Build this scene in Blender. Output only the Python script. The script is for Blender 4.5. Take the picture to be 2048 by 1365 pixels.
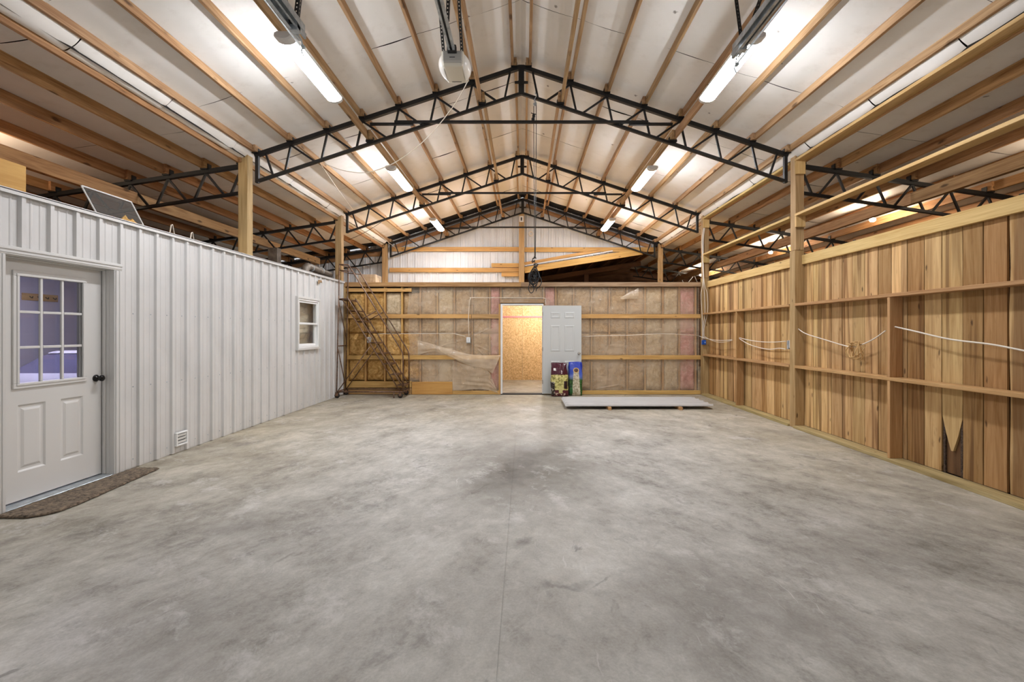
import bpy, bmesh, math, random
from mathutils import Vector, Matrix, noise
random.seed(7)
scene = bpy.context.scene
for o in list(bpy.data.objects): bpy.data.objects.remove(o)

# ------------------------------------------------------------------ camera, world, exposure
F, VX, VY, H = 910.0, 1048.0, 664.0, 1.44            # focal length and vanishing point in pixels of a 2048 x 1365 frame
cam_d = bpy.data.cameras.new('camera'); cam = bpy.data.objects.new('camera', cam_d)
scene.collection.objects.link(cam); scene.camera = cam
cam.location = (0, 0, H); cam.rotation_euler = (math.pi/2, 0, 0)
cam_d.sensor_width = 36; cam_d.lens = 36*F/2048
cam_d.shift_x = -(VX-1024)/2048; cam_d.shift_y = (VY-682.5)/2048
cam_d.clip_start = .05; cam_d.clip_end = 200
world = bpy.data.worlds.new('World'); scene.world = world; world.use_nodes = True
bg = world.node_tree.nodes['Background']; bg.inputs[0].default_value = (.96, .97, 1, 1); bg.inputs[1].default_value = .48
LAMP = 88.0                                           # emission of the tube lights
vs = scene.view_settings
vs.view_transform = 'Standard'; vs.look = 'None'; vs.gamma = 1; vs.use_curve_mapping = False; vs.exposure = 0.6

# ------------------------------------------------------------------ helpers
COL = scene.collection
WORLD = {}
def at(px, py, Y): return Vector(((px-VX)*Y/F, Y, H+(VY-py)*Y/F))
def onx(px, py, X):                                   # point on the plane x = X seen at a pixel
    Y = X*F/(px-VX); return Vector((X, Y, H+(VY-py)*Y/F))
def link(name, data, M, parent=None):
    o = bpy.data.objects.new(name, data); COL.objects.link(o); WORLD[o.name] = M
    if parent is not None:
        o.parent = parent; o.matrix_basis = WORLD[parent.name].inverted() @ M
    else: o.matrix_basis = M
    return o
def T(v): return Matrix.Translation(Vector(v))
def empty(name, loc=(0,0,0), parent=None):
    o = link(name, None, T(loc), parent); o.empty_display_size = .1; return o
def tag(o, label, cat, group=None, kind=None):
    o['label'] = label; o['category'] = cat
    if group: o['group'] = group
    if kind: o['kind'] = kind
    return o
def struct(name, label, cat, loc=(0,0,0)): return tag(empty(name, loc), label, cat, kind='structure')
def finish(bm, name, mat, parent=None, M=None, smooth=False, center=True):
    """bmesh in world coordinates -> one object whose origin sits in its middle"""
    me = bpy.data.meshes.new(name)
    if M is None:
        c = Vector((0,0,0))
        if center and bm.verts:
            lo = Vector([min(v.co[i] for v in bm.verts) for i in range(3)]); hi = Vector([max(v.co[i] for v in bm.verts) for i in range(3)])
            c = (lo+hi)/2
            bmesh.ops.translate(bm, verts=bm.verts, vec=-c)
        M = T(c)
    bm.to_mesh(me); bm.free()
    if smooth: me.shade_smooth()
    for m in (mat if isinstance(mat, (list, tuple)) else [mat]): me.materials.append(m)
    return link(name, me, M, parent)
def bm_new(): return bmesh.new()
def b_box(bm, x0,x1,y0,y1,z0,z1, bev=0, mi=0):
    r = bmesh.ops.create_cube(bm, size=1)
    for v in r['verts']: v.co = Vector(((x0+x1)/2+v.co.x*(x1-x0), (y0+y1)/2+v.co.y*(y1-y0), (z0+z1)/2+v.co.z*(z1-z0)))
    fs = set(f for v in r['verts'] for f in v.link_faces)
    for f in fs: f.material_index = mi
    if bev:
        es = set(e for v in r['verts'] for e in v.link_edges)
        bmesh.ops.bevel(bm, geom=list(es), offset=bev, segments=1, affect='EDGES', profile=.5)
def frame(p0, p1, up=(0,0,1)):
    p0, p1 = Vector(p0), Vector(p1); y = (p1-p0).normalized(); u = Vector(up)
    if abs(y.dot(u)) > .99: u = Vector((0,1,0)) if abs(y.y) < .9 else Vector((1,0,0))
    x = y.cross(u).normalized(); z = x.cross(y)
    M = Matrix((x, y, z)).transposed().to_4x4(); M.translation = (p0+p1)/2
    return M, (p1-p0).length
_bc = {}
def beam(name, p0, p1, w, h, mat, parent=None, up=(0,0,1), bev=.003):
    """square-cut timber or bar from p0 to p1; local y runs along it, w across, h along up"""
    M, L = frame(p0, p1, up)
    key = (round(w,4), round(L,4), round(h,4), bev, mat.name)
    if key not in _bc:
        bm = bm_new(); b_box(bm, -w/2,w/2,-L/2,L/2,-h/2,h/2, bev)
        me = bpy.data.meshes.new(name); bm.to_mesh(me); bm.free(); me.materials.append(mat); _bc[key] = me
    return link(name, _bc[key], M, parent)
def box(name, x0,x1,y0,y1,z0,z1, mat, parent=None, bev=.003):
    d = (x1-x0, y1-y0, z1-z0); c = Vector(((x0+x1)/2, (y0+y1)/2, (z0+z1)/2)); a = max(range(3), key=lambda i: d[i])
    v = Vector([d[i]/2 if i == a else 0 for i in range(3)])
    if a == 2: return beam(name, c-v, c+v, d[0], d[1], mat, parent, (0,1,0), bev)
    if a == 1: return beam(name, c-v, c+v, d[0], d[2], mat, parent, (0,0,1), bev)
    return beam(name, c-v, c+v, d[1], d[2], mat, parent, (0,0,1), bev)
def b_beam(bm, p0, p1, w, h, up=(0,0,1), mi=0):
    M, L = frame(p0, p1, up)
    r = bmesh.ops.create_cube(bm, size=1)
    for v in r['verts']: v.co = M @ Vector((v.co.x*w, v.co.y*L, v.co.z*h))
    for f in set(f for v in r['verts'] for f in v.link_faces): f.material_index = mi
def b_tube(bm, pts, r, seg=8, mi=0, cap=True):
    pts = [Vector(p) for p in pts]; rings = []; prev = None
    for i, p in enumerate(pts):
        t = ((pts[min(i+1,len(pts)-1)]-p).normalized() + (p-pts[max(i-1,0)]).normalized())
        t = t.normalized() if t.length > 1e-6 else Vector((0,0,1))
        if prev is None: n = t.orthogonal().normalized()
        else:
            n = prev - t*prev.dot(t); n = n.normalized() if n.length > 1e-5 else t.orthogonal().normalized()
        prev = n; b = t.cross(n); rr = r[i] if isinstance(r, (list, tuple)) else r
        rings.append([bm.verts.new(p+(n*math.cos(2*math.pi*k/seg)+b*math.sin(2*math.pi*k/seg))*rr) for k in range(seg)])
    for a, b in zip(rings, rings[1:]):
        for k in range(seg):
            f = bm.faces.new((a[k], a[(k+1)%seg], b[(k+1)%seg], b[k])); f.material_index = mi; f.smooth = True
    if cap:
        for rg, rev in ((rings[0], True), (rings[-1], False)):
            f = bm.faces.new(list(reversed(rg)) if rev else rg); f.material_index = mi
def tube(name, pts, r, mat, parent=None, seg=8):
    bm = bm_new(); b_tube(bm, pts, r, seg); return finish(bm, name, mat, parent)
def b_lathe(bm, prof, M=Matrix(), seg=20, mi=0):
    rings = [[bm.verts.new(M @ Vector((max(r,1e-4)*math.cos(2*math.pi*k/seg), max(r,1e-4)*math.sin(2*math.pi*k/seg), z))) for k in range(seg)] for r, z in prof]
    for a, b in zip(rings, rings[1:]):
        for k in range(seg):
            f = bm.faces.new((a[k], a[(k+1)%seg], b[(k+1)%seg], b[k])); f.smooth = True; f.material_index = mi
    bm.faces.new(list(reversed(rings[0]))); bm.faces.new(rings[-1])
def b_grid(bm, fn, nu, nv, mi=0, smooth=True):
    vs_ = [[bm.verts.new(fn(u/nu, v/nv)) for v in range(nv+1)] for u in range(nu+1)]
    for u in range(nu):
        for v in range(nv):
            f = bm.faces.new((vs_[u][v], vs_[u+1][v], vs_[u+1][v+1], vs_[u][v+1])); f.smooth = smooth; f.material_index = mi
    return vs_
def sag(p0, p1, d, n=14):
    p0, p1 = Vector(p0), Vector(p1)
    return [p0.lerp(p1, i/n) + Vector((0,0,-d*4*(i/n)*(1-i/n))) for i in range(n+1)]
def spline(pts, n=6):
    pts = [Vector(p) for p in pts]; out = []
    for i in range(len(pts)-1):
        a, b, c, d = pts[max(i-1,0)], pts[i], pts[i+1], pts[min(i+2,len(pts)-1)]
        for k in range(n):
            t = k/n; out.append(.5*((2*b)+(c-a)*t+(2*a-5*b+4*c-d)*t*t+(3*b-a-3*c+d)*t**3))
    out.append(pts[-1]); return out
def dup(o, M, parent=None):
    c = o.copy(); COL.objects.link(c); WORLD[c.name] = M; c.parent = None
    if parent is not None: c.parent = parent; c.matrix_parent_inverse = Matrix(); c.matrix_basis = WORLD[parent.name].inverted() @ M
    else: c.matrix_basis = M
    return c
def dup_tree(root, M):
    W0 = WORLD[root.name].copy(); kids = list(root.children); r = dup(root, M)
    for ch in kids:
        c = dup(ch, M @ W0.inverted() @ WORLD[ch.name], r)
        for g in list(ch.children): dup(g, M @ W0.inverted() @ WORLD[g.name], c)
    return r

# ------------------------------------------------------------------ materials
def lin(c):
    c = [x/255 for x in c]
    return tuple((x/12.92 if x <= .04045 else ((x+.055)/1.055)**2.4) for x in c)+(1,)
class NT:
    def __init__(s, name):
        s.m = bpy.data.materials.new(name); s.m.use_nodes = True; s.t = s.m.node_tree; s.b = s.t.nodes['Principled BSDF']
    def n(s, typ, ins={}, **kw):
        nd = s.t.nodes.new(typ)
        for k, v in kw.items(): setattr(nd, k, v)
        for k, v in ins.items(): s.set(nd.inputs[k], v)
        return nd
    def set(s, sock, v):
        if isinstance(v, bpy.types.NodeSocket): s.t.links.new(v, sock)
        else: sock.default_value = v
    def math(s, op, a, b=0.0, c=None):
        nd = s.t.nodes.new('ShaderNodeMath'); nd.operation = op; s.set(nd.inputs[0], a); s.set(nd.inputs[1], b)
        if c is not None: s.set(nd.inputs[2], c)
        return nd.outputs[0]
    def vm(s, op, a, b=(0,0,0)):
        nd = s.t.nodes.new('ShaderNodeVectorMath'); nd.operation = op; s.set(nd.inputs[0], a)
        if op == 'SCALE': s.set(nd.inputs['Scale'], b)
        else: s.set(nd.inputs[1], b)
        return nd.outputs[0]
    def noise(s, vec, scale, detail=3, rough=.5, dist=0, out=0):
        return s.n('ShaderNodeTexNoise', {'Vector': vec, 'Scale': scale, 'Detail': detail, 'Roughness': rough, 'Distortion': dist}).outputs[out]
    def ramp(s, fac, stops, interp='LINEAR'):
        nd = s.t.nodes.new('ShaderNodeValToRGB'); s.set(nd.inputs[0], fac); cr = nd.color_ramp; cr.interpolation = interp
        while len(cr.elements) < len(stops): cr.elements.new(.5)
        for e, (p, c) in zip(cr.elements, stops):
            e.position = p; e.color = c if len(c) == 4 else lin(c)
        return nd.outputs[0]
    def map(s, v, a, b, c=0.0, d=1.0):
        return s.n('ShaderNodeMapRange', {0: v, 1: a, 2: b, 3: c, 4: d}).outputs[0]
    def mix(s, fac, a, b, mode='MIX'):
        nd = s.t.nodes.new('ShaderNodeMix'); nd.data_type = 'RGBA'; nd.blend_type = mode; nd.clamp_factor = True
        s.set(nd.inputs[0], fac); s.set(nd.inputs[6], a); s.set(nd.inputs[7], b); return nd.outputs[2]
    def bump(s, h, strength=.3, dist=.01):
        nd = s.n('ShaderNodeBump', {'Height': h, 'Strength': strength, 'Distance': dist}); s.set(s.b.inputs['Normal'], nd.outputs[0])
    def obj(s): return s.n('ShaderNodeTexCoord').outputs['Object']
    def rnd(s): return s.n('ShaderNodeObjectInfo').outputs['Random']
    def base(s, c): s.set(s.b.inputs['Base Color'], c)
    def p(s, **kw):
        for k, v in kw.items(): s.set(s.b.inputs[k.replace('_', ' ')], v)
def plain(name, c, rough=.5, metal=0, var=.0, nscale=6, bump=0):
    t = NT(name); t.p(Roughness=rough, Metallic=metal)
    if var:
        f = t.noise(t.obj(), nscale, 5, .6)
        d = tuple(int(x*(1-var)) for x in c); l = tuple(min(255, int(x*(1+var*.5))) for x in c)
        t.base(t.ramp(f, [(.3, d), (.7, l)]))
        if bump: t.bump(f, bump)
    else: t.base(lin(c))
    return t.m
def wood(name, light, dark, heart=None, hv=0, vary=.25, knots=.07, rough=.62, grain=1.0, gscale=1.0):
    t = NT(name); r = t.rnd()
    off = t.n('ShaderNodeCombineXYZ', {0: t.math('MULTIPLY', r, 37.3), 1: t.math('MULTIPLY', r, 91.7), 2: t.math('MULTIPLY', r, 53.1)}).outputs[0]
    co = t.vm('ADD', t.obj(), off)
    g1 = t.noise(t.vm('MULTIPLY', co, (14*gscale, .9, 14*gscale)), 1, 4, .55, 1.4)
    g2 = t.noise(t.vm('MULTIPLY', co, (95*gscale, 2.6, 95*gscale)), 1, 3, .6, .3)
    g = t.math('ADD', t.math('MULTIPLY', g1, .65), t.math('MULTIPLY', g2, .35))
    col = t.ramp(g, [(.32, dark), (.62, light)])
    if heart:
        hm = t.noise(t.vm('MULTIPLY', co, (7, .24, 7)), 1, 2, .5, .9)
        th = t.math('ADD', .60, t.math('MULTIPLY', t.math('FRACT', t.math('MULTIPLY', r, 13.7)), -.12))
        col = t.mix(t.math('MULTIPLY', t.map(t.math('SUBTRACT', hm, th), -.02, .05), hv), col, lin(heart))
        col = t.mix(t.math('MULTIPLY', t.map(t.math('FRACT', t.math('MULTIPLY', r, 5.37)), .74, .86), .55), col, t.mix(1.0, col, lin((176,140,104)), 'MULTIPLY'))
        sp = t.noise(t.vm('MULTIPLY', co, (22, 5, 22)), 1, 3, .6)
        col = t.mix(t.math('MULTIPLY', t.map(sp, .62, .75), .35), col, lin(heart))
    if knots:
        v = t.n('ShaderNodeTexVoronoi', {'Vector': t.vm('MULTIPLY', t.vm('ADD', co, t.vm('SCALE', t.noise(co, 9, 2, .5, 0, 1), .03)), (7, 2.3, 7)), 'Scale': 1.0})
        col = t.mix(t.map(v.outputs['Distance'], knots, knots*2.2, .75, 0), col, lin((58, 36, 20)))
    val = t.math('ADD', 1-vary*.62, t.math('MULTIPLY', t.math('FRACT', t.math('MULTIPLY', r, 7.31)), vary))
    hs = t.n('ShaderNodeHueSaturation', {'Hue': t.math('ADD', .494, t.math('MULTIPLY', t.math('FRACT', t.math('MULTIPLY', r, 3.17)), .012)), 'Saturation': 1.0, 'Value': val, 'Color': col})
    t.base(hs.outputs[0]); t.p(Roughness=rough); t.b.inputs['Specular IOR Level'].default_value = .25
    t.bump(g2, .25*grain, .004)
    return t.m
M_ = {}
M_['purlin'] = wood('purlin_wood', (190,156,116), (136,98,62), vary=.2, knots=.085)
M_['sidepurlin'] = wood('side_purlin_wood', (188,146,100), (130,88,52), vary=.2, knots=.085)
M_['post'] = wood('post_wood', (190,160,114), (148,116,72), vary=.15, knots=.05)
M_['plank'] = wood('rough_oak_plank', (220,184,130), (174,134,82), heart=(118,80,46), hv=.68, vary=.42, knots=.045, rough=.8, grain=2)
M_['pine'] = wood('pine_board', (214,182,124), (184,146,86), vary=.12, knots=.04)
M_['girt'] = wood('girt_wood', (196,156,108), (156,114,70), vary=.15, knots=.05)
M_['backgirt'] = wood('back_girt_wood', (212,172,108), (176,132,72), vary=.12, knots=.05)
M_['greybeam'] = wood('weathered_beam_wood', (178,150,120), (124,92,66), vary=.1, knots=.06)
M_['treated'] = wood('treated_wood', (184,166,118), (136,118,72), vary=.1, knots=.03)
M_['ply'] = wood('plywood', (206,162,92), (182,134,68), vary=.08, knots=.02, gscale=.5)
M_['bark'] = plain('bark', (74,58,46), .95, var=.6, nscale=60, bump=.8)
M_['black'] = plain('black_steel', (13,12,12), .5, 0, var=.2, nscale=20)
M_['white'] = plain('white_painted_metal', (208,206,203), .38, 0, var=.03, nscale=2)
M_['greyw'] = plain('end_wall_metal', (214,216,218), .4, 0, var=.05, nscale=2)
M_['trimw'] = plain('white_trim', (208,206,202), .4)
M_['doorw'] = plain('white_door_paint', (212,210,206), .42)
M_['doorg'] = plain('pale_grey_door_paint', (196,198,196), .42)
M_['galv'] = plain('galvanized_steel', (178,184,188), .35, .45, var=.2, nscale=14)
M_['perf'] = plain('perforated_steel', (60,60,60), .4, .6, var=.3, nscale=20)
M_['void'] = plain('dark_backing', (30,24,19), .95)
M_['darkstrip'] = plain('dark_lining_strip', (22,21,24), .95, var=.3, nscale=3)  # near-black colour for the last lining strip before the gable
M_['brown'] = plain('rusty_brown_tube', (112,84,64), .42, .2, var=.5, nscale=18)
M_['rubber'] = plain('black_rubber', (26,25,24), .7)
M_['cable'] = plain('white_cable', (222,212,196), .5)
M_['tan_cable'] = plain('tan_cable', (198,160,104), .55)
M_['cord'] = plain('black_cord', (26,26,28), .6)
M_['plate'] = plain('outlet_plate', (230,230,228), .4)
M_['blue'] = plain('blue_plastic_box', (24,84,176), .4)
M_['knobb'] = plain('black_knob', (16,14,13), .22, .3)
M_['chrome'] = plain('satin_nickel', (190,188,182), .25, .95)
M_['opener'] = plain('opener_beige', (214,208,192), .4)
M_['openerg'] = plain('opener_grey', (176,174,168), .45)
M_['ink'] = plain('dark_print', (52,50,50), .6)
M_['lens'] = plain('opener_lens', (236,234,228), .25)
M_['duct'] = plain('duct_metal', (118,108,98), .5, .5, var=.3, nscale=8)
M_['leanwood'] = wood('lean_to_wood', (110,78,52), (70,46,30), vary=.2, knots=.04)
M_['pinkstrip'] = plain('pink_strip', (226,140,136), .8)
M_['paper'] = plain('paper_tag', (226,226,224), .7)
M_['tape'] = plain('brown_tape', (150,122,88), .7)
def m_emit(name, c, s):
    t = NT(name); t.base((0,0,0,1)); t.p(Emission_Color=lin(c), Emission_Strength=s, Roughness=.4); return t.m
M_['tube'] = m_emit('lit_diffuser', (244,247,254), LAMP)
M_['bulb'] = m_emit('lit_bulb', (255,232,204), 520)
M_['bulbw'] = m_emit('lit_white_bulb', (240,246,255), 1200)
M_['cool'] = m_emit('cool_lit_lamp', (228,224,255), 85)
def m_ceiling():
    t = NT('ceiling_vinyl'); co = t.obj()
    n1 = t.noise(co, .9, 4, .6, .5); n2 = t.noise(co, 5, 4, .65)
    c = t.ramp(n1, [(.3, (232,228,221)), (.7, (243,240,235))])
    c = t.mix(t.math('MULTIPLY', t.map(n2, .55, .75), .22), c, lin((196,186,172)))
    sp = t.n('ShaderNodeTexVoronoi', {'Vector': co, 'Scale': 2.1})
    sn = t.noise(co, 26, 3, .6)
    c = t.mix(t.math('MULTIPLY', t.map(t.math('ADD', sp.outputs['Distance'], t.math('MULTIPLY', sn, .16)), .105, .13, 1, 0), .75), c, lin((92,78,64)))
    t.base(c); t.p(Roughness=.55); t.bump(t.noise(co, 60, 2, .5), .05, .004); return t.m
M_['ceil'] = m_ceiling()
def m_concrete():
    t = NT('worn_concrete'); co = t.obj()
    w = t.vm('ADD', co, t.vm('SCALE', t.noise(co, 2.2, 4, .6, 0, 1), .16))
    rA = t.vm('MULTIPLY', t.n('ShaderNodeMapping', {'Vector': w, 'Rotation': (0,0,.45)}).outputs[0], (1.6, 1, 1))
    rB = t.vm('MULTIPLY', t.n('ShaderNodeMapping', {'Vector': w, 'Rotation': (0,0,-.55), 'Location': (5,2,0)}).outputs[0], (1.6, 1, 1))
    sx = t.n('ShaderNodeSeparateXYZ', {0: co})
    side = t.map(sx.outputs[0], -1.2, 1.2)
    n3 = lambda sc, d, r: t.math('ADD', t.math('MULTIPLY', t.noise(rA, sc, d, r), t.math('SUBTRACT', 1.0, side)), t.math('MULTIPLY', t.noise(rB, sc, d, r), side))
    big = t.noise(co, .42, 4, .55, .3); mid = n3(1.5, 6, .68); fine = n3(8, 4, .74); spk = t.noise(co, 70, 3, .7)
    g = t.math('ADD', t.math('MULTIPLY', big, .26), t.math('ADD', t.math('MULTIPLY', mid, .38), t.math('ADD', t.math('MULTIPLY', fine, .24), t.math('MULTIPLY', spk, .12))))
    c = t.ramp(g, [(.37, (122,118,110)), (.45, (160,156,148)), (.53, (182,179,171)), (.62, (208,205,198))])
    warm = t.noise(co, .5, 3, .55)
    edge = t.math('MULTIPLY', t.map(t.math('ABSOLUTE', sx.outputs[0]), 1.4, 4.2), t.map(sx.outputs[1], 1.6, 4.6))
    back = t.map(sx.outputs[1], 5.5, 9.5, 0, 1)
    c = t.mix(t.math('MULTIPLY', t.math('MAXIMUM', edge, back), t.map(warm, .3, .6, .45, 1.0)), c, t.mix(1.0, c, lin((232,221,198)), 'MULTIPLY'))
    def blotch(c, x, y, kx, ky, r0, r1, amt, col):
        d = t.vm('MULTIPLY', t.vm('SUBTRACT', t.vm('ADD', co, t.vm('SCALE', t.vm('SUBTRACT', t.noise(co, 1.6, 5, .65, 0, 1), (.5,.5,.5)), 1.3)), (x, y, 0)), (kx, ky, 0))
        dl = t.n('ShaderNodeVectorMath', {0: d}, operation='LENGTH').outputs['Value']
        return t.mix(t.math('MULTIPLY', t.map(dl, r0, r1, 1, 0), t.math('MULTIPLY', t.map(mid, .32, .6, .45, 1), amt)), c, lin(col))
    c = blotch(c, .0, 4.85, 1.0, .62, .2, .95, 1.0, (92,86,78)); c = blotch(c, -.02, 3.05, 1.6, 1.2, .02, .2, .8, (92,86,82)); c = blotch(c, .2, 2.5, 1.0, 2.2, .02, .2, .6, (96,90,86)); c = blotch(c, 1.05, 2.45, 1, 1, .05, .6, .6, (104,97,92)); c = blotch(c, -1.7, 2.2, 1, 1, .05, .6, .4, (112,106,102))
    c = blotch(c, .1, 6.6, .5, 1.0, .1, .7, .4, (120,112,102)); c = blotch(c, -2.0, 3.3, .7, 1.3, .05, .6, .45, (112,106,102)); c = blotch(c, 2.3, 3.0, .7, 1.2, .05, .55, .4, (112,106,100))
    sc = n3(1.9, 6, .78); c = t.mix(t.map(sc, .55, .67, 0, .5), c, lin((104,98,93)))
    sc2 = t.noise(t.vm('ADD', rB, (9, 4, 0)), 1.7, 6, .78); c = t.mix(t.map(sc2, .56, .68, 0, .5), c, lin((212,209,205)))
    scr = t.noise(t.n('ShaderNodeMapping', {'Vector': w, 'Rotation': (0,0,0), 'Scale': (16, 1, 1)}).outputs[0], 2.2, 3, .6); c = t.mix(t.math('MULTIPLY', t.map(scr, .68, .73, 0, .45), t.map(big, .45, .55)), c, lin((216,213,210)))
    sc3 = t.noise(t.n('ShaderNodeMapping', {'Vector': rA, 'Scale': (2.2, 1, 1)}).outputs[0], 2.6, 3, .55, .5); c = t.mix(t.math('MULTIPLY', t.map(sc3, .66, .71, 0, .5), t.map(big, .42, .58)), c, lin((100,94,88)))
    pit = t.n('ShaderNodeTexVoronoi', {'Vector': co, 'Scale': 1.6}); c = t.mix(t.map(t.math('ADD', pit.outputs['Distance'], t.math('MULTIPLY', fine, .02)), .022, .03, .8, 0), c, lin((66,60,56)))
    t.base(c); t.p(Roughness=t.map(mid, .3, .7, .66, .46)); t.b.inputs['Specular IOR Level'].default_value = .18
    t.bump(t.noise(co, 40, 4, .6), .08, .004); return t.m
M_['concrete'] = m_concrete()
def m_osb():
    t = NT('oriented_strand_board'); co = t.obj(); w = t.vm('ADD', co, t.vm('SCALE', t.noise(co, 14, 2, .5, 0, 1), .05))
    v = t.n('ShaderNodeTexVoronoi', {'Vector': t.vm('MULTIPLY', w, (42, 42, 120)), 'Scale': 1.0, 'Randomness': 1.0})
    v2 = t.n('ShaderNodeTexVoronoi', {'Vector': t.vm('MULTIPLY', w, (130, 42, 38)), 'Scale': 1.0})
    s1 = t.n('ShaderNodeSeparateColor', {0: v.outputs['Color']}).outputs[0]; s2 = t.n('ShaderNodeSeparateColor', {0: v2.outputs['Color']}).outputs[1]
    c = t.ramp(t.math('MULTIPLY', t.math('ADD', s1, s2), .5), [(.1, (184,134,76)), (.45, (222,176,114)), (.8, (244,208,152))])
    t.base(c); t.p(Roughness=.7); return t.m
M_['osb'] = m_osb()
def m_fibre(name, a, b, c2):
    t = NT(name); r = t.rnd(); co = t.vm('ADD', t.obj(), t.n('ShaderNodeCombineXYZ', {0: t.math('MULTIPLY', r, 31.0), 2: t.math('MULTIPLY', r, 17.0)}).outputs[0])
    n1 = t.noise(co, 9, 6, .65, 1.2); n2 = t.noise(t.vm('MULTIPLY', co, (1.0, 1, 1.8)), 34, 5, .7, 1.5)
    g = t.math('ADD', t.math('MULTIPLY', n1, .55), t.math('MULTIPLY', n2, .45))
    t.base(t.ramp(g, [(.33, a), (.5, b), (.66, c2)])); t.p(Roughness=1.0); t.b.inputs['Specular IOR Level'].default_value = .05
    t.bump(g, 1.0, .03); return t.m
M_['fib_gold'] = m_fibre('fiberglass_golden', (122,80,36), (206,160,94), (242,208,146))
M_['fib_tan'] = m_fibre('fiberglass_tan', (136,106,74), (188,156,116), (218,192,154))
M_['fib_pale'] = m_fibre('fiberglass_pale', (168,144,112), (208,186,152), (232,216,188))
M_['fib_pink'] = m_fibre('fiberglass_pink', (176,116,112), (218,160,154), (238,194,188))
def m_film(name, dens=.42):
    t = NT(name); co = t.obj()
    n1 = t.noise(t.n('ShaderNodeMapping', {'Vector': co, 'Rotation': (0, .7, 0), 'Scale': (1, 1, 7)}).outputs[0], 2.2, 2, .5, .3)
    n2 = t.noise(t.n('ShaderNodeMapping', {'Vector': co, 'Rotation': (0, -.6, 0), 'Scale': (8, 1, 1)}).outputs[0], 1.8, 2, .5, .3)
    h = t.math('ADD', t.math('MULTIPLY', n1, .5), t.math('MULTIPLY', n2, .5))
    t.base(lin((230,210,182))); t.p(Roughness=.25); t.b.inputs['Specular IOR Level'].default_value = .7
    t.bump(h, .8, .05)
    tr = t.n('ShaderNodeBsdfTransparent', {0: (.97,.95,.92,1)}); mx = t.t.nodes.new('ShaderNodeMixShader')
    haze = t.map(t.noise(co, 1.5, 3, .6), .35, .65, -.14, .16)
    cr = t.math('MULTIPLY', t.map(t.math('ABSOLUTE', t.math('SUBTRACT', n2, .5)), 0, .008, .25, 0), t.map(n1, .5, .6))
    t.set(mx.inputs[0], t.math('ADD', t.math('ADD', dens, haze), cr)); t.t.links.new(tr.outputs[0], mx.inputs[1]); t.t.links.new(t.b.outputs[0], mx.inputs[2])
    t.t.links.new(mx.outputs[0], t.t.nodes['Material Output'].inputs[0]); return t.m
M_['film'] = m_film('clear_plastic_film', .28); M_['film2'] = m_film('loose_plastic_film', .42)
def m_glass(name, tint=(.9,.9,.93,1), mixf=.045):
    t = NT(name); tr = t.n('ShaderNodeBsdfTransparent', {0: tint}); gl = t.n('ShaderNodeBsdfGlossy', {0: (1,1,1,1), 1: .03}); mx = t.t.nodes.new('ShaderNodeMixShader')
    mx.inputs[0].default_value = mixf; t.t.links.new(tr.outputs[0], mx.inputs[1]); t.t.links.new(gl.outputs[0], mx.inputs[2])
    t.t.links.new(mx.outputs[0], t.t.nodes['Material Output'].inputs[0]); return t.m
M_['glass'] = m_glass('door_glass'); M_['glassw'] = m_glass('window_glass', (.95,.97,.97,1), .06)
def m_screen():
    t = NT('insect_mesh'); t.base(lin((84,80,74))); t.p(Roughness=.8); tr = t.n('ShaderNodeBsdfTransparent'); mx = t.t.nodes.new('ShaderNodeMixShader'); mx.inputs[0].default_value = .55
    t.t.links.new(tr.outputs[0], mx.inputs[1]); t.t.links.new(t.b.outputs[0], mx.inputs[2]); t.t.links.new(mx.outputs[0], t.t.nodes['Material Output'].inputs[0]); return t.m
M_['mesh'] = m_screen()
# ------------------------------------------------------------------ floor
YB = 10.45                                            # face of the back partition
XW = -4.10                                            # face of the white metal partition
bm = bm_new()
gx = -.113
for a, b in ((-9.6, gx-.0025), (gx+.0025, 9.6)): b_box(bm, a, b, -1.3, 20, -.12, 0)
b_box(bm, -9.6, 9.6, -1.3, 20, -.16, -.0025)
floor = finish(bm, 'floor', M_['concrete'], center=False, M=Matrix())
tag(floor, 'worn grey concrete floor slab with stains and a straight joint', 'floor', kind='structure')

# ------------------------------------------------------------------ roof and ceiling
RX, ZR = -.04, 5.47
def zt(d): return ZR-d/3 if d <= 4.15 else 3.98-.152*(d-4.15)      # top of the truss chords at distance d from the ridge
TY = [3.12, 6.87, 10.36, 13.74]
CP = [.11, .74, 1.29, 1.85, 2.40, 2.93, 3.48, 4.00]
SP = [4.22]+[4.76+.57*i for i in range(8)]
ceiling = struct('ceiling', 'pitched roof lined with white vinyl insulation panels between timber purlins', 'ceiling', (RX, 7, ZR))
strips = [-1.2, .25, 2.05, 3.85, 5.65, 7.44, 9.24, 11.03, 12.83, 13.42]
def lining(s, d0, d1, y0, y1, nodes, lift, mat, name='ceiling_panel', nu=52, nv=8, droop=.022):
    seed = random.random()*50; bm = bm_new()
    def fn(u, v):
        d = d0+(d1-d0)*u; y = y0+(y1-y0)*v
        k = max([n for n in nodes if n <= d], default=d0); m = min([n for n in nodes if n > d], default=d1)
        ph = (d-k)/(m-k) if m-k > .05 else 0
        z = zt(d)+lift - droop*math.sin(math.pi*ph)**.8*(.6+.9*noise.noise((seed, y*.7, k*3))) - .006*noise.noise((d*2.2, y*1.1, seed))*math.sin(math.pi*ph)
        return Vector((RX+s*d, y, z))
    b_grid(bm, fn, nu, nv)
    return finish(bm, name, mat, ceiling)
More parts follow.
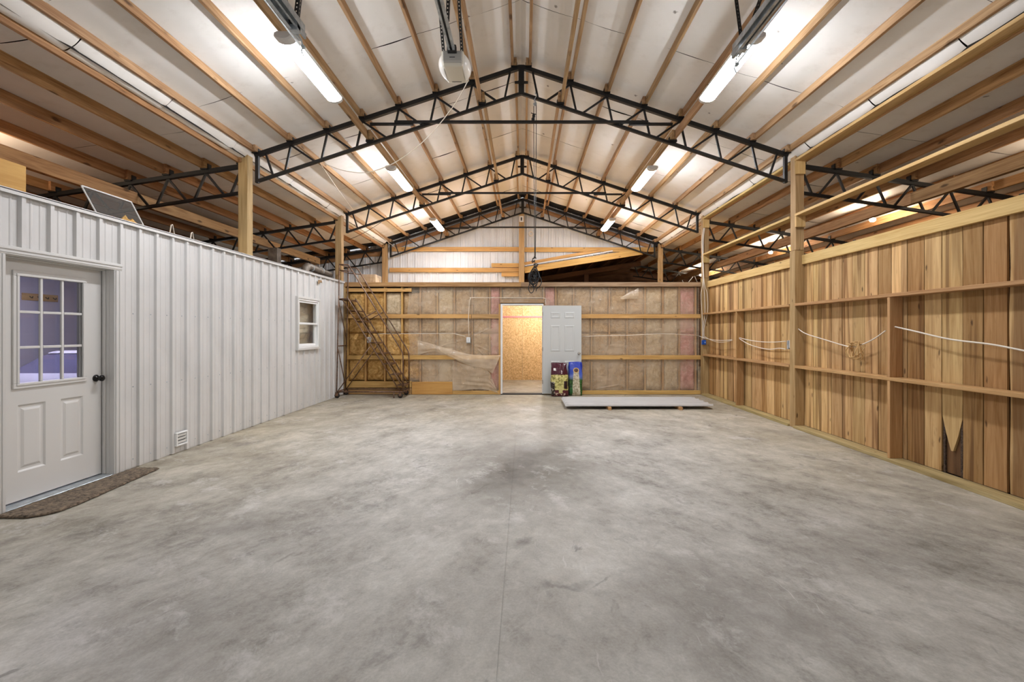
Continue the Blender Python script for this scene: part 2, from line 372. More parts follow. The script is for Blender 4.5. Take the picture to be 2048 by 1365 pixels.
for s in (-1, 1):
    for a, b in zip(strips, strips[1:]):
        lining(s, 0, 4.12, a+.0022, b-.0022, CP, .103, M_['ceil'])
    for a, b in zip([-1.2, 1.2, 4.1, 6.0, 7.9, 9.8, 11.7]+([] if s < 0 else [13.42, 15.2, 17]), [1.2, 4.1, 6.0, 7.9, 9.8, 11.7, 13.42]+([] if s < 0 else [15.2, 17, 19])):
        lining(s, 4.26, 9.45, a+.0022, b-.0022, SP, .148, M_['ceil'], nu=44, droop=.012)
    lining(s, 0, 4.12, 13.42, 13.97, CP, .103, M_['darkstrip'], 'dark_edge_strip', 20, 2, 0)
    if s < 0: lining(s, 4.26, 9.45, 13.42, 13.97, SP, .148, M_['darkstrip'], 'dark_edge_strip', 20, 2, 0)
    # slack roll of white facing that closes the step between the two roof slopes
    for a, b in zip([-1.2, 1.9, 4.2, 5.3, 6.5, 8.1, 9.6, 11.2, 12.6], [1.9, 4.2, 5.3, 6.5, 8.1, 9.6, 11.2, 12.6, 13.6]):
        sd = random.random()*9
        def roll(u, v, s=s, a=a, b=b, sd=sd):
            y = a+.006+(b-a-.012)*v
            k = (1+.5*noise.noise((y*1.3, sd, 2)))*(1 if .03 < v < .97 else .72)
            return Vector((RX+s*(4.02+.195*u), y, 4.19-.15*u-.045*k*math.sin(math.pi*u)**.75+.006*noise.noise((y*5, u*4, sd))))
        bm = bm_new(); b_grid(bm, roll, 12, 18); finish(bm, 'facing_roll', M_['ceil'], ceiling)
    bm = bm_new()
    b_grid(bm, lambda u, v: Vector((RX+s*4.13*u, -1.25+15.3*v, zt(4.13*u)+.16)), 1, 1)
    b_grid(bm, lambda u, v: Vector((RX+s*(4.13+5.4*u), -1.25+(15.3 if s < 0 else 20.3)*v, 4.17-.152*(5.4*u))), 1, 1)
    b_grid(bm, lambda u, v: Vector((RX+s*4.13, -1.25+20.3*v, 4.05+.3*u)), 1, 1)
    finish(bm, 'roof_deck', M_['void'], ceiling)
    bays = list(zip([-1.2]+TY, TY+[13.95]))
    for i, d in enumerate(CP):
        for k, (a, b) in enumerate(bays):
            j = .021*(1 if k % 2 else -1)*s
            beam('purlin', (RX+s*d+j, a-.1*(k > 0), zt(d)+.049), (RX+s*d+j, b+.1*(k < 3), zt(d)+.049), .038, .092, M_['purlin'], ceiling)
    sb = bays if s < 0 else list(zip([-1.2]+TY+[17.2], TY+[17.2, 19]))
    for i, d in enumerate(SP):
        if d > 8.5: continue
        for k, (a, b) in enumerate(sb):
            j = .021*(1 if k % 2 else -1)*s
            beam('purlin', (RX+s*d+j, a-.1*(k > 0), zt(d)+.074), (RX+s*d+j, b+.05*(k < 3), zt(d)+.074), .04, .138, M_['sidepurlin'], ceiling)
    # boards resting on the lower chords
    for d in (.59, 2.28):
        for k, (a, b) in enumerate(bays):
            j = .022*(1 if k % 2 else -1)*s
            beam('runner_board', (RX+s*d+j, a-.12*(k > 0), zt(d)-.41+.085), (RX+s*d+j, min(b+.12, 13.9), zt(d)-.41+.085), .038, .115, M_['purlin'], ceiling)
    # carrying girder under the wing roof
    for k, (a, b) in enumerate([(-1.2, 6.85), (6.85, 13.0)] if s < 0 else [(-1.2, 6.85), (6.85, 13.7), (13.7, 18.9)]):
        beam('girder', (s*5.86, a, 3.45), (s*5.86, b, 3.45), .076, .17, M_['sidepurlin'], ceiling)

# ------------------------------------------------------------------ steel trusses
def truss_center(Y):
    t = empty('roof_truss', (RX, Y, ZR)); B = M_['black']
    for s in (-1, 1):
        X = lambda d: RX+s*d
        beam('top_chord', (X(.02), Y, zt(.02)-.03), (X(4.02), Y, zt(4.02)-.03), .06, .062, B, t)
        beam('bottom_chord', (X(0), Y, zt(0)-.43), (X(3.99), Y, zt(3.99)-.43), .05, .042, B, t)
        beam('end_plate', (X(3.985), Y, zt(4)-.01), (X(3.985), Y, zt(4)-.45), .05, .05, B, t, up=(0,1,0))
        webs = [(.17, .25)]+[(d, d+.085) for d in CP[1:-1]]+[(d, d-.36) for d in CP[1:-1]]+[(3.86, 3.75)]
        for a, b in webs: beam('web', (X(a), Y, zt(a)-.05), (X(b), Y, zt(b)-.415), .028, .028, B, t, up=(0,1,0))
        for d in CP:
            bm = bm_new(); x = X(d)
            b_box(bm, x-.045, x+.045, Y-.05, Y+.05, zt(d)-.012, zt(d)+.004); b_box(bm, x-.047, x-.04, Y-.03, Y+.03, zt(d), zt(d)+.06); b_box(bm, x+.04, x+.047, Y-.03, Y+.03, zt(d), zt(d)+.06)
            finish(bm, 'purlin_clip', B, t)
        for d in (.59, 2.28):
            bm = bm_new(); x = X(d); z = zt(d)-.41
            b_box(bm, x-.055, x+.055, Y-.05, Y+.05, z-.006, z+.022); b_box(bm, x-.055, x-.047, Y-.03, Y+.03, z, z+.07); b_box(bm, x+.047, x+.055, Y-.03, Y+.03, z, z+.07)
            finish(bm, 'board_clip', B, t)
        beam('tie_end', (X(2.27), Y-.035, 4.56), (X(1.62), Y-.035, 4.56), .04, .036, B, t)
    beam('king_post', (RX, Y, ZR-.01), (RX, Y, ZR-.45), .085, .06, B, t, up=(0,1,0))
    bm = bm_new(); b_box(bm, RX-.1, RX+.1, Y-.035, Y-.028, ZR-.30, ZR-.26); finish(bm, 'splice_plate', B, t)
    beam('tie_bar', (RX-1.9, Y-.05, 4.585), (RX+1.9, Y-.05, 4.585), .04, .04, B, t)
    return t
def truss_side(Y, s):
    t = empty('wing_truss', (RX+s*4.2, Y, 3.98)); B = M_['black']; X = lambda d: RX+s*d
    beam('top_chord', (X(4.16), Y, zt(4.16)-.03), (X(9.3), Y, zt(9.3)-.03), .06, .06, B, t)
    beam('bottom_chord', (X(4.16), Y, zt(4.16)-.43), (X(9.3), Y, zt(9.3)-.43), .05, .042, B, t)
    webs = [(4.22, 4.38)]+[(d, d-.27) for d in SP[1:]]+[(d, d+.17) for d in SP[1:-1]]
    for a, b in webs: beam('web', (X(a), Y, zt(a)-.05), (X(b), Y, zt(b)-.415), .03, .03, B, t, up=(0,1,0))
    for d in SP:
        bm = bm_new(); x = X(d)
        b_box(bm, x-.05, x+.05, Y-.06, Y+.06, zt(d)-.012, zt(d)+.006); b_box(bm, x-.055, x-.046, Y-.04, Y+.04, zt(d), zt(d)+.08); b_box(bm, x+.046, x+.055, Y-.04, Y+.04, zt(d), zt(d)+.08)
        finish(bm, 'purlin_clip', B, t)
    return t
tc = truss_center(TY[1]); tag(tc, 'black steel roof truss nearest the camera, its tie bar in front', 'truss', 'black steel roof trusses')
for y, l in ((TY[0], 'black steel roof truss overhead nearest the garage door opener rail'), (TY[2], 'black steel roof truss directly above the insulated back wall'), (TY[3], 'farthest black steel roof truss, against the white gable wall')):
    r = dup_tree(tc, T((RX, y, ZR))); r['label'] = l
for s, nm in ((-1, 'left wing above the white metal wall'), (1, 'right wing above the plank wall')):
    ts = truss_side(TY[1], s); tag(ts, 'nearest black steel truss of the '+nm, 'truss', 'black steel wing trusses')
    for y, l in [(TY[2], 'second black steel truss of the '+nm), (TY[3], 'far black steel truss of the '+nm)]+([(17.2, 'farthest small black truss seen over the back wall at right')] if s > 0 else []):
        r = dup_tree(ts, T((RX+s*4.2, y, 3.98))); r['label'] = l

# ------------------------------------------------------------------ posts
def post(Y, s, label, top=4.1, z0=0.0):
    a, b = (4.05, 4.19) if s > 0 else (-4.275, -4.135)
    p = empty('support_post', ((a+b)/2, Y, z0)); tag(p, label, 'post', 'square timber posts')
    if s > 0:
        box('lower_post', a, b, Y, Y+.14, z0, 2.66, M_['post'], p, .005)
        box('upper_post', a+.012, b, Y+.004, Y+.14, 2.664, top, M_['post'], p, .005)
    else: box('timber', a, b, Y, Y+.14, z0, top, M_['post'], p, .005)
    return p
post(6.80, -1, 'square timber post rising behind the middle of the white metal wall')
post(10.30, -1, 'square timber post behind the rolling ladder at the far left corner')
post(13.70, -1, 'square timber post against the gable wall, left of the centre post', z0=2.52)
post(6.80, 1, 'tall timber post splitting the plank wall into two bays')
post(10.30, 1, 'timber post in the far right corner carrying white cables')
post(13.70, 1, 'timber post seen over the back wall near the right corner', z0=0)

# ------------------------------------------------------------------ ribbed metal sheet
PITCH = .2273
def rib_profile(w, start=0.0, pitch=PITCH, h=.026, minor=.004):
    """(offset along, height) points of a ribbed sheet from 0 to w; ribs sit at start + k*pitch"""
    pts = []; k = math.floor((0-start)/pitch)-1
    while start+k*pitch < w+pitch:
        c = start+k*pitch
        pts += [(c-.024, 0), (c-.016, h), (c+.016, h), (c+.024, 0)]
        for m in (1/3, 2/3):
            q = c+pitch*m; pts += [(q-.013, 0), (q-.006, minor), (q+.006, minor), (q+.013, 0)]
        k += 1
    pts.sort(); ins = [p for p in pts if 0 < p[0] < w]
    def val(x):
        for (a, ha), (b, hb) in zip(pts, pts[1:]):
            if a <= x <= b: return ha+(hb-ha)*((x-a)/(b-a) if b > a else 0)
        return 0
    return [(0, val(0))]+ins+[(w, val(w))]
def rib_sheet(name, org, along, out, up, w, z0, z1, start, mat, parent, pitch=PITCH, z1b=None, z0b=None):
    """ribbed sheet in the plane org + along*t + up*z, ribs standing out along `out`; z1b/z0b give a slanted end"""
    along, out, up, org = Vector(along), Vector(out), Vector(up), Vector(org); bm = bm_new(); prof = rib_profile(w, start, pitch)
    lo, hi = [], []
    for t, h in prof:
        f = t/w; a = z0+(0 if z0b is None else (z0b-z0)*f); b = z1+(0 if z1b is None else (z1b-z1)*f)
        lo.append(bm.verts.new(org+along*t+out*h+up*a)); hi.append(bm.verts.new(org+along*t+out*h+up*b))
    for i in range(len(lo)-1): bm.faces.new((lo[i], lo[i+1], hi[i+1], hi[i]))
    o = finish(bm, name, mat, parent); md = o.modifiers.new('thickness', 'SOLIDIFY'); md.thickness = .0012; md.offset = -1
    return o

# ------------------------------------------------------------------ white metal partition on the left
WT = 2.575
DY0, DY1, DZ1 = 3.583, 4.530, 2.055                  # door opening
CY0, CY1, CZ1 = 3.50, 4.615, 2.115                   # outer edge of its casing
wl = struct('wall_left', 'white ribbed metal partition wall along the left side', 'wall', (XW, 5, 0))
RIB0 = 4.640
wy0, wy1 = .6, 10.44
wi0, wi1, wz0, wz1 = 8.25, 9.07, 1.14, 2.05          # window opening
def wall_piece(a, b, z0, z1): rib_sheet('metal_panel', (XW-.026, a, 0), (0,1,0), (1,0,0), (0,0,1), b-a, z0, z1, RIB0-a, M_['white'], wl)
edges = [RIB0+PITCH*4*k+.03 for k in range(-5, 8)]
segs = []
cur = wy0
for e in edges+[wy1]:
    if e <= cur+.02: continue
    segs.append((cur, min(e, wy1))); cur = min(e, wy1)
    if cur >= wy1: break
for a, b in segs:
    cuts = sorted(set([a, b]+[c for c in (CY0+.02, CY1-.02, wi0, wi1) if a < c < b]))
    for p, q in zip(cuts, cuts[1:]):
        m = (p+q)/2
        if CY0 < m < CY1: wall_piece(p, q, CZ1-.02, WT)
        elif wi0 < m < wi1: wall_piece(p, q, 0.012, wz0); wall_piece(p, q, wz1, WT)
        else: wall_piece(p, q, .012, WT)
bm = bm_new(); b_box(bm, XW-.05, XW+.012, wy0, wy1, WT-.006, WT+.012, .003); b_box(bm, XW+.006, XW+.012, wy0, wy1, WT-.03, WT+.004)
finish(bm, 'top_trim', M_['trimw'], wl)
bm = bm_new(); b_box(bm, XW-.015, XW+.008, wy1-.03, wy1+.004, 0, WT)
finish(bm, 'corner_trim', M_['trimw'], wl)
for (a, b, z0, z1) in ((wy0, CY0+.03, 0, WT-.01), (CY0+.03, CY1-.03, CZ1-.03, WT-.01), (CY1-.03, wi0-.01, 0, WT-.01), (wi0-.01, wi1+.01, 0, wz0-.01), (wi0-.01, wi1+.01, wz1+.01, WT-.01), (wi1+.01, wy1, 0, WT-.01)):
    box('wall_core', XW-.105, XW-.030, a, b, z0, z1, M_['trimw'], wl, 0)
bm = bm_new()
y = RIB0-.07
while y < wy1-.1:
    for z in (1.63, .86, .10):
        if not (wi0-.1 < y < wi1+.1 and z > 1): b_lathe(bm, [(.0095, 0), (.008, .004), (.004, .007)], T((XW-.025, y, z)) @ Matrix.Rotation(math.pi/2, 4, 'Y'), 8)
    y += PITCH
sc = finish(bm, 'screw_heads', M_['galv'], wl); sc['kind'] = 'stuff'
bm = bm_new(); p = onx(640, 563, XW+.001)
b_grid(bm, lambda u, v: Vector((XW+.002+.002*u, p.y-.09+.17*u, p.z+.05*(v-.5)-(.04*(1-v) if u < .4 else 0))), 4, 2); finish(bm, 'torn_tape', M_['tape'], wl)

# entry door in the partition
d1 = struct('door_1', 'white entry door with nine glass lites in the left metal wall', 'door', (XW, (DY0+DY1)/2, 0))
xd = XW-.10                                          # face of the slab
def casing(name, y0, y1, z0, z1):
    bm = bm_new(); b_box(bm, XW-.03, XW+.022, y0, y1, z0, z1, .004)
    if z1-z0 > y1-y0: b_box(bm, XW+.02, XW+.03, y0+.012, y0+.03, z0, z1, .003); b_box(bm, XW+.02, XW+.027, y1-.03, y1-.014, z0, z1, .003)
    else: b_box(bm, XW+.02, XW+.03, y0, y1, z1-.03, z1-.012, .003); b_box(bm, XW+.02, XW+.027, y0, y1, z0+.012, z0+.028, .003)
    finish(bm, name, M_['trimw'], d1)
casing('casing', CY0, DY0, 0, DZ1); casing('casing', DY1, CY1, 0, DZ1); casing('casing', CY0-.004, CY1+.004, DZ1+.0005, CZ1+.01)
for y0, y1 in ((DY0-.025, DY0), (DY1, DY1+.025)): box('jamb', XW-.16, XW-.0301, y0, y1, 0, DZ1, M_['trimw'], d1)
box('jamb', XW-.16, XW-.0301, DY0-.025, DY1+.025, DZ1, DZ1+.025, M_['trimw'], d1)
for y0, y1, z0, z1 in ((DY1-.012, DY1, .03, DZ1), (DY0, DY0+.012, .03, DZ1), (DY0, DY1, DZ1-.012, DZ1)): box('door_stop', XW-.09, XW-.062, y0, y1, z0, z1, M_['trimw'], d1)
box('threshold', XW-.16, XW+.02, DY0, DY1, 0, .024, M_['galv'], d1)
gy0, gy1, gz0, gz1 = 3.775, 4.318, 1.01, 1.905       # glass
def slab_mesh():
    bm = bm_new(); sy0, sy1, sz0, sz1 = DY0+.012, DY1-.008, .036, DZ1-.006
    for a, b, c, d in ((sy0, sy1, gz1, sz1), (sy0, gy0, gz0, gz1), (gy1, sy1, gz0, gz1), (sy0, sy1, .83, gz0), (sy0, sy1, sz0, .27), (sy0, 3.775, .27, .83), (3.995, 4.125, .27, .83), (4.335, sy1, .27, .83)):
        b_box(bm, xd-.044, xd, a, b, c, d)
    for a, b in ((3.775, 3.995), (4.125, 4.335)):      # raised panels in moulded recesses
        z0, z1 = .27, .83
        ring = [(0, 0), (.014, -.011), (.03, -.011), (.05, -.003)]
        prev = None
        for off, dx in ring:
            cur = [bm.verts.new((xd+dx, yy, zz)) for yy, zz in ((a+off, z0+off), (b-off, z0+off), (b-off, z1-off), (a+off, z1-off))]
            if prev:
                for k in range(4): bm.faces.new((prev[k], prev[(k+1)%4], cur[(k+1)%4], cur[k]))
            prev = cur
        bm.faces.new(prev)
    return bm
slab = finish(slab_mesh(), 'door_slab', M_['doorw'], d1)
bm = bm_new()
for a, b, c, d in ((gy0-.045, gy1+.045, gz1, gz1+.045), (gy0-.045, gy1+.045, gz0-.045, gz0), (gy0-.045, gy0, gz0, gz1), (gy1, gy1+.045, gz0, gz1)): b_box(bm, xd-.01, xd+.014, a, b, c, d, .004)
for a, b, c, d in ((gy0-.022, gy1+.022, gz1, gz1+.02), (gy0-.022, gy1+.022, gz0-.02, gz0), (gy0-.02, gy0, gz0, gz1), (gy1, gy1+.02, gz0, gz1)): b_box(bm, xd+.01, xd+.02, a, b, c, d, .003)
finish(bm, 'lite_frame', M_['doorw'], slab)
gw, gh = (gy1-gy0)/3, (gz1-gz0)/3
for i in (1, 2):
    box('muntin', xd-.012, xd+.008, gy0+gw*i-.011, gy0+gw*i+.011, gz0, gz1, M_['doorw'], slab)
    for k in range(3): box('muntin', xd-.012, xd+.0075, gy0+gw*k+(.0115 if k else 0), gy0+gw*(k+1)-(.0115 if k < 2 else 0), gz0+gh*i-.011, gz0+gh*i+.011, M_['doorw'], slab)
for i in range(3):
    for k in range(3): box('glass_pane', xd-.026, xd-.021, gy0+gw*i, gy0+gw*(i+1), gz0+gh*k, gz0+gh*(k+1), M_['glass'], slab, 0)
bm = bm_new(); KM = T((xd, 4.462, .985)) @ Matrix.Rotation(math.pi/2, 4, 'Y')
b_lathe(bm, [(.034, 0), (.034, .006), (.028, .012), (.012, .016), (.011, .034), (.024, .042), (.030, .055), (.028, .068), (.016, .076), (0, .078)], KM, 24)
kn = finish(bm, 'door_knob', M_['knobb'], slab); kn['label'] = 'black round door knob'

# sash window in the partition
w1 = struct('window_1', 'small white single-hung window near the far end of the white wall', 'window', (XW, (wi0+wi1)/2, wz0))
def wring(name, x0, x1, y0, y1, z0, z1, t, mat, par, tb=None):
    bm = bm_new(); tb = tb or t
    for a, b, c, d in ((y0, y1, z1-t, z1), (y0, y1, z0, z0+tb), (y0, y0+t, z0+tb, z1-t), (y1-t, y1, z0+tb, z1-t)): b_box(bm, x0, x1, a, b, c, d, .003)
    return finish(bm, name, mat, par)
wring('window_trim', XW-.03, XW+.024, wi0-.04, wi1+.04, wz0-.04, wz1+.04, .04, M_['trimw'], w1)
wring('window_frame', XW-.09, XW+.012, wi0, wi1, wz0, wz1, .035, M_['plate'], w1)
zm = (wz0+wz1)/2
us = wring('upper_sash', XW-.03, XW-.002, wi0+.036, wi1-.036, zm-.02, wz1-.036, .035, M_['plate'], w1)
ls = wring('lower_sash', XW-.065, XW-.035, wi0+.036, wi1-.036, wz0+.036, zm+.02, .04, M_['plate'], w1)
box('window_pane', XW-.019, XW-.015, wi0+.07, wi1-.07, zm+.015, wz1-.07, M_['glassw'], us, 0)
box('window_pane', XW-.053, XW-.048, wi0+.075, wi1-.075, wz0+.075, zm-.02, M_['glassw'], ls, 0)
bm = bm_new()
b_grid(bm, lambda u, v: Vector((XW-.20-.05*noise.noise((u*3, v*4, 2))-.02*noise.noise((u*11, v*7, 5)), wi0-.25+1.4*u, wz0-.2+1.3*v)), 30, 30)
pc = finish(bm, 'plastic_curtain', m_film('curtain_film', .85)); tag(pc, 'crinkled plastic hanging behind the small window panes', 'plastic sheet')
# ------------------------------------------------------------------ plank wall on the right
XR, XP = 4.04, 4.192                                 # inner edge of the framing, inner face of the planks
wr = struct('wall_right', 'rough vertical oak plank wall with timber girts along the right side', 'wall', (XP, 5, 0))
PT = 2.585
known = [3.74, 3.95, 4.156, 4.35, 4.57, 4.77, 4.98, 5.06, 5.2, 5.39, 5.6, 5.81, 6.0, 6.21, 6.42, 6.60, 6.84]
ys = [.55]
while ys[-1] < 3.5: ys.append(ys[-1]+random.uniform(.17, .24))
ys[-1] = 3.52; ys += known
while ys[-1] < 10.2: ys.append(ys[-1]+random.choice([.14, .17, .19, .2, .22, .24])*random.uniform(.93, 1.07))
ys[-1] = 10.52
def plank(y0, y1, z0=.04, z1=PT-.05, x=None, taper=None, mat=None, bark=(0, 0)):
    n = 14; bm = bm_new(); th = .024; x = XP+random.uniform(0, .008) if x is None else x; sd = random.random()*90
    c, L = Vector((x+th/2, (y0+y1)/2, (z0+z1)/2)), z1-z0; hw = (y1-y0)/2-.0042
    rows = []
    for i in range(n+1):
        t = i/n; zz = -L/2+L*t
        a = -hw+.0035*noise.noise((sd, t*5, 0)); b = hw+.0035*noise.noise((sd, t*5, 7))
        if taper and t < taper: k = (t/taper)**.8; a = a*k-.01*(1-k); b = b*k+.012*(1-k)
        if bark[0]: a += bark[0]*(.5+.5*noise.noise((sd, t*4, 3)))
        if bark[1]: b -= bark[1]*(.5+.5*noise.noise((sd, t*4, 5)))
        # local frame: y up the board, x across, z out of the wall
        rows.append([bm.verts.new(v) for v in ((a, zz, -th/2), (b, zz, -th/2), (b, zz, th/2), (a, zz, th/2))])
    for r0, r1 in zip(rows, rows[1:]):
        for k in range(4): bm.faces.new((r0[k], r0[(k+1)%4], r1[(k+1)%4], r1[k]))
    bm.faces.new(list(reversed(rows[0]))); bm.faces.new(rows[-1])
    bmesh.ops.recalc_face_normals(bm, faces=bm.faces)
    M = Matrix(((0, 0, -1, c.x), (1, 0, 0, c.y), (0, 1, 0, c.z), (0, 0, 0, 1)))   # x->Y, y->Z, z->-X
    return finish(bm, 'plank', mat or M_['plank'], wr, M=M)
for i, (a, b) in enumerate(zip(ys, ys[1:])):
    if abs(a-4.35) < .01:                             # board that tapers to a point over a bark-edged slab
        plank(a, b, .27, taper=.15)
        plank(a+.012, b-.012, .04, .72, x=XP+.028, mat=M_['leanwood'])
        for q in (a+.004, b-.034): plank(q, q+.03, .04, .62, x=XP+.012, mat=M_['bark'])
    elif abs(a-3.95) < .01:
        plank(a, b-.0); 
    elif abs(a-3.74) < .01:
        plank(a, b, bark=(0, .035)); plank(b-.05, b+.01, 1.75, PT-.06, x=XP+.026, mat=M_['bark'])
    else: plank(a, b)
box('wall_backing', XP+.055, XP+.07, .5, 10.55, .02, PT, M_['void'], wr, 0)
for a, b in ((.5, 6.80), (6.94, 10.30)):
    box('top_plate', XP-.042, XP-.002, a, b, PT-.14, PT, M_['pine'], wr)
    box('girt', XR, XP-.004, a, b, 1.825, 1.863, M_['girt'], wr); box('girt', XR, XP-.004, a, b, .898, .936, M_['girt'], wr)
    box('sill_plate', XR-.02, XP-.004, a, b, 0, .038, M_['treated'], wr)
for y in (1.6, 5.03, 8.66):
    box('stud', XR+.004, XP-.004, y, y+.038, .038, .898, M_['girt'], wr); box('stud', XR+.004, XP-.004, y, y+.038, .936, 1.825, M_['girt'], wr)
for a, b in ((.5, 6.80), (6.94, 10.30)):              # open girts between the posts above the planks
    for z, zb in ((3.985, 3.75), (3.165, 2.99)):
        g = tag(box('open_girt', XR, XP-.005, a, b, z, z+.038, M_['pine']), 'pale flat board spanning the open gap between posts, %s of the two, %s bay' % ('upper' if z > 3.5 else 'lower', 'near' if a < 5 else 'far'), 'board', 'flat boards above the plank wall')
for y in (6.757, 10.257):
    for z, zb in ((3.985, 3.79), (3.165, 3.0)):
        tag(box('support_block', XR+.003, XP-.008, y, y+.042, zb, z-.001, M_['pine']), 'short wood block under the %s flat board on the %s right post' % ('upper' if z > 3.5 else 'lower', 'near' if y < 8 else 'corner'), 'block', 'wood blocks under the flat boards')

# ------------------------------------------------------------------ insulated back wall
wb = struct('wall_back', 'timber framed back wall filled with fiberglass batts', 'wall', (0, YB, 0))
BX = lambda px: (px-VX)*(YB-.02)/F
BZ = lambda py: H+(VY-py)*(YB-.02)/F
XL, XRt = -4.11, 4.045
DX0, DX1, DZ = BX(1004), BX(1085), BZ(610)
YG = YB-.03                                           # front of girts
def hb(name, x0, x1, z0, z1, mat, y0=None, y1=None): return box(name, x0, x1, YG if y0 is None else y0, YG+.038 if y1 is None else y1, z0, z1, mat, wb)
cut = BX(943)
hb('top_beam', XL, BX(1042), BZ(574), BZ(565.2), M_['sidepurlin'], YG-.03, YG+.05); hb('top_beam', BX(1042)+.004, XRt, BZ(574), BZ(565.2), M_['greybeam'], YG-.03, YG+.05)
box('top_plate', XL, XRt, YG+.051, YG+.18, BZ(574)+.02, BZ(566), M_['girt'], wb)
hb('ledger', XL, BX(823), BZ(584), BZ(577), M_['backgirt'])
for z0, z1 in ((637, 628.8), (719.4, 711)):
    hb('girt', XL, BX(942) if z0 < 700 else DX0-.03, BZ(z0), BZ(z1), M_['backgirt']); hb('girt', DX1+.02, XRt, BZ(z0), BZ(z1), M_['backgirt'])
hb('girt', BX(943), DX0-.03, BZ(637.5), BZ(629), M_['girt'], YG+.008)
hb('base_board', XL, BX(823), BZ(775.5), BZ(763), M_['backgirt']); hb('base_board', XL, BX(823), .005, BZ(776.5), M_['girt'], YG+.012, YG+.04)
hb('base_panel', BX(824), BX(905), .004, BZ(764), M_['ply'], YG-.01, YG+.028)
hb('base_board', BX(905)+.003, DX0-.04, .004, BZ(782), M_['backgirt']); hb('base_board', DX1+.03, XRt, .004, BZ(781.5), M_['backgirt'])
studs = [693.5, 730, 768.5, 803, 839, 873.5, 908, 943.5, 979, 1001.5, 1088, 1112, 1148, 1184, 1220, 1256, 1292, 1328, 1361, 1394]
for px in studs:
    x = BX(px)
    hb('stud', x-.019, x+.019, .01, BZ(574), M_['backgirt'] if px < 820 else M_['girt'], YG+(.04 if px < 820 else .085), YG+.16)
hb('corner_board', -4.15, -4.085, .004, BZ(566), M_['post'], YG-.012, YG+.2)
hb('header', DX0-.03, DX1+.03, DZ+.03, DZ+.13, M_['girt'], YG+.045, YG+.16)
box('sheathing', XL, DX0-.02, YG+.17, YG+.185, 0, BZ(568), M_['void'], wb, 0); box('sheathing', DX1+.02, XRt, YG+.17, YG+.185, 0, BZ(568), M_['void'], wb, 0)
box('sheathing', DX0-.02, DX1+.02, YG+.17, YG+.185, DZ+.03, BZ(568), M_['void'], wb, 0)
def batt(x0, x1, z0, z1, mat, puff=.03):
    sd = random.random()*99; bm = bm_new(); yb = YG+.165; yf = YG+(.062 if x1 < BX(815) else .09)
    def fn(u, v):
        e = min(u, 1-u, v, 1-v)*7; e = min(1, e)**.5
        y = yf+.05*(1-e)-puff*.7*e*(.5+noise.noise((u*2.4+sd, v*2.6, 1)))-.012*noise.noise((u*9+sd, v*9, 2))*e-.006*noise.noise((u*22, v*24+sd, 3))
        return Vector((x0+(x1-x0)*u, y, z0+(z1-z0)*v))
    g = b_grid(bm, fn, 18, 24)
    edge = [g[i][0] for i in range(19)]+[g[18][j] for j in range(1, 25)]+[g[i][24] for i in range(17, -1, -1)]+[g[0][j] for j in range(23, 0, -1)]
    back = [bm.verts.new((v.co.x, yb, v.co.z)) for v in edge]; n = len(edge)
    for k in range(n): bm.faces.new((edge[k], back[k], back[(k+1)%n], edge[(k+1)%n]))
    bm.faces.new(back); bmesh.ops.recalc_face_normals(bm, faces=bm.faces)
    return finish(bm, 'insulation_batt', mat, wb)
colx = studs+[1399]
tone = {0:'fib_gold',1:'fib_gold',2:'fib_gold',3:'fib_gold',4:'fib_tan',5:'fib_pale',6:'fib_tan',7:'fib_tan',8:'fib_pink'}
for i, (a, b) in enumerate(zip(colx, colx[1:])):
    if 1000 < a < 1086: continue
    x0, x1 = BX(a)+.021, BX(b)-.021
    if x1-x0 < .08: continue
    if a < 1000: m = tone[i]
    else: m = 'fib_pink' if a > 1355 or a < 1100 else ('fib_tan' if a < 1215 else ('fib_pale' if random.random() < .5 else 'fib_tan'))
    low = BZ(763) if a < 820 else BZ(782)
    rows = [(BZ(631), BZ(585) if a < 820 else BZ(574)), (BZ(716)+.02, BZ(667)), (BZ(667)+.005, BZ(635)), (low, BZ(717))]
    for k, (z0, z1) in enumerate(rows):
        mm = m
        if a < 820 and i == 2 and k in (0, 2): mm = 'fib_pale'
        if i == 3: mm = 'fib_gold' if k % 2 else 'fib_tan'
        batt(x0, x1, z0, z1, M_[mm], .04 if a < 820 else .028)
for a, b, m in ((1005, 1040, 'fib_tan'), (1040, 1086, 'fib_tan')): batt(BX(a), BX(b)-.01, DZ+.135, BZ(574), M_[m])
# vapour barrier: clear plastic stapled over the batts
def film(name, poly_fn, nu, nv, mat, label, th=.0):
    bm = bm_new(); b_grid(bm, poly_fn, nu, nv); o = finish(bm, name, mat); tag(o, label, 'plastic sheet'); return o
def wr_(x, z, s): return .016*noise.noise((x*3.1+s, z*4.3, s))+.008*noise.noise((x*6+z*4, z*5-x*3, s+3))+.003*noise.noise((x*17, z*13, s+7))
FOLDS = [(937,672,976,590),(938,672,990,618),(940,676,992,650),(933,676,900,664),(931,680,884,692),(934,688,905,712),(944,688,968,712),(945,690,994,708),
 (1040,576,1002,606),(1024,576,972,601),(1010,576,950,592),(1060,577,1092,604),(1075,577,1108,596),(900,578,925,606),(868,590,890,600),(850,640,842,700),(884,725,868,765),(930,735,915,780),
 (1168,578,1196,628),(1186,578,1168,622),(1200,600,1222,626),(1225,578,1216,600),(1166,684,1196,714),(1166,694,1186,716),(1230,640,1244,668),(1222,680,1210,712),(1246,730,1238,778),(1165,776,1196,760),(1262,608,1256,626),(1300,580,1290,604),(1340,582,1322,600),(1352,640,1358,700),(1391,580,1386,640),(1388,650,1396,708),(1290,740,1292,776),(1240,770,1180,782)]
FOLDS = [(BX(a), BZ(b), BX(c), BZ(d), .5+random.random()) for a, b, c, d in FOLDS]
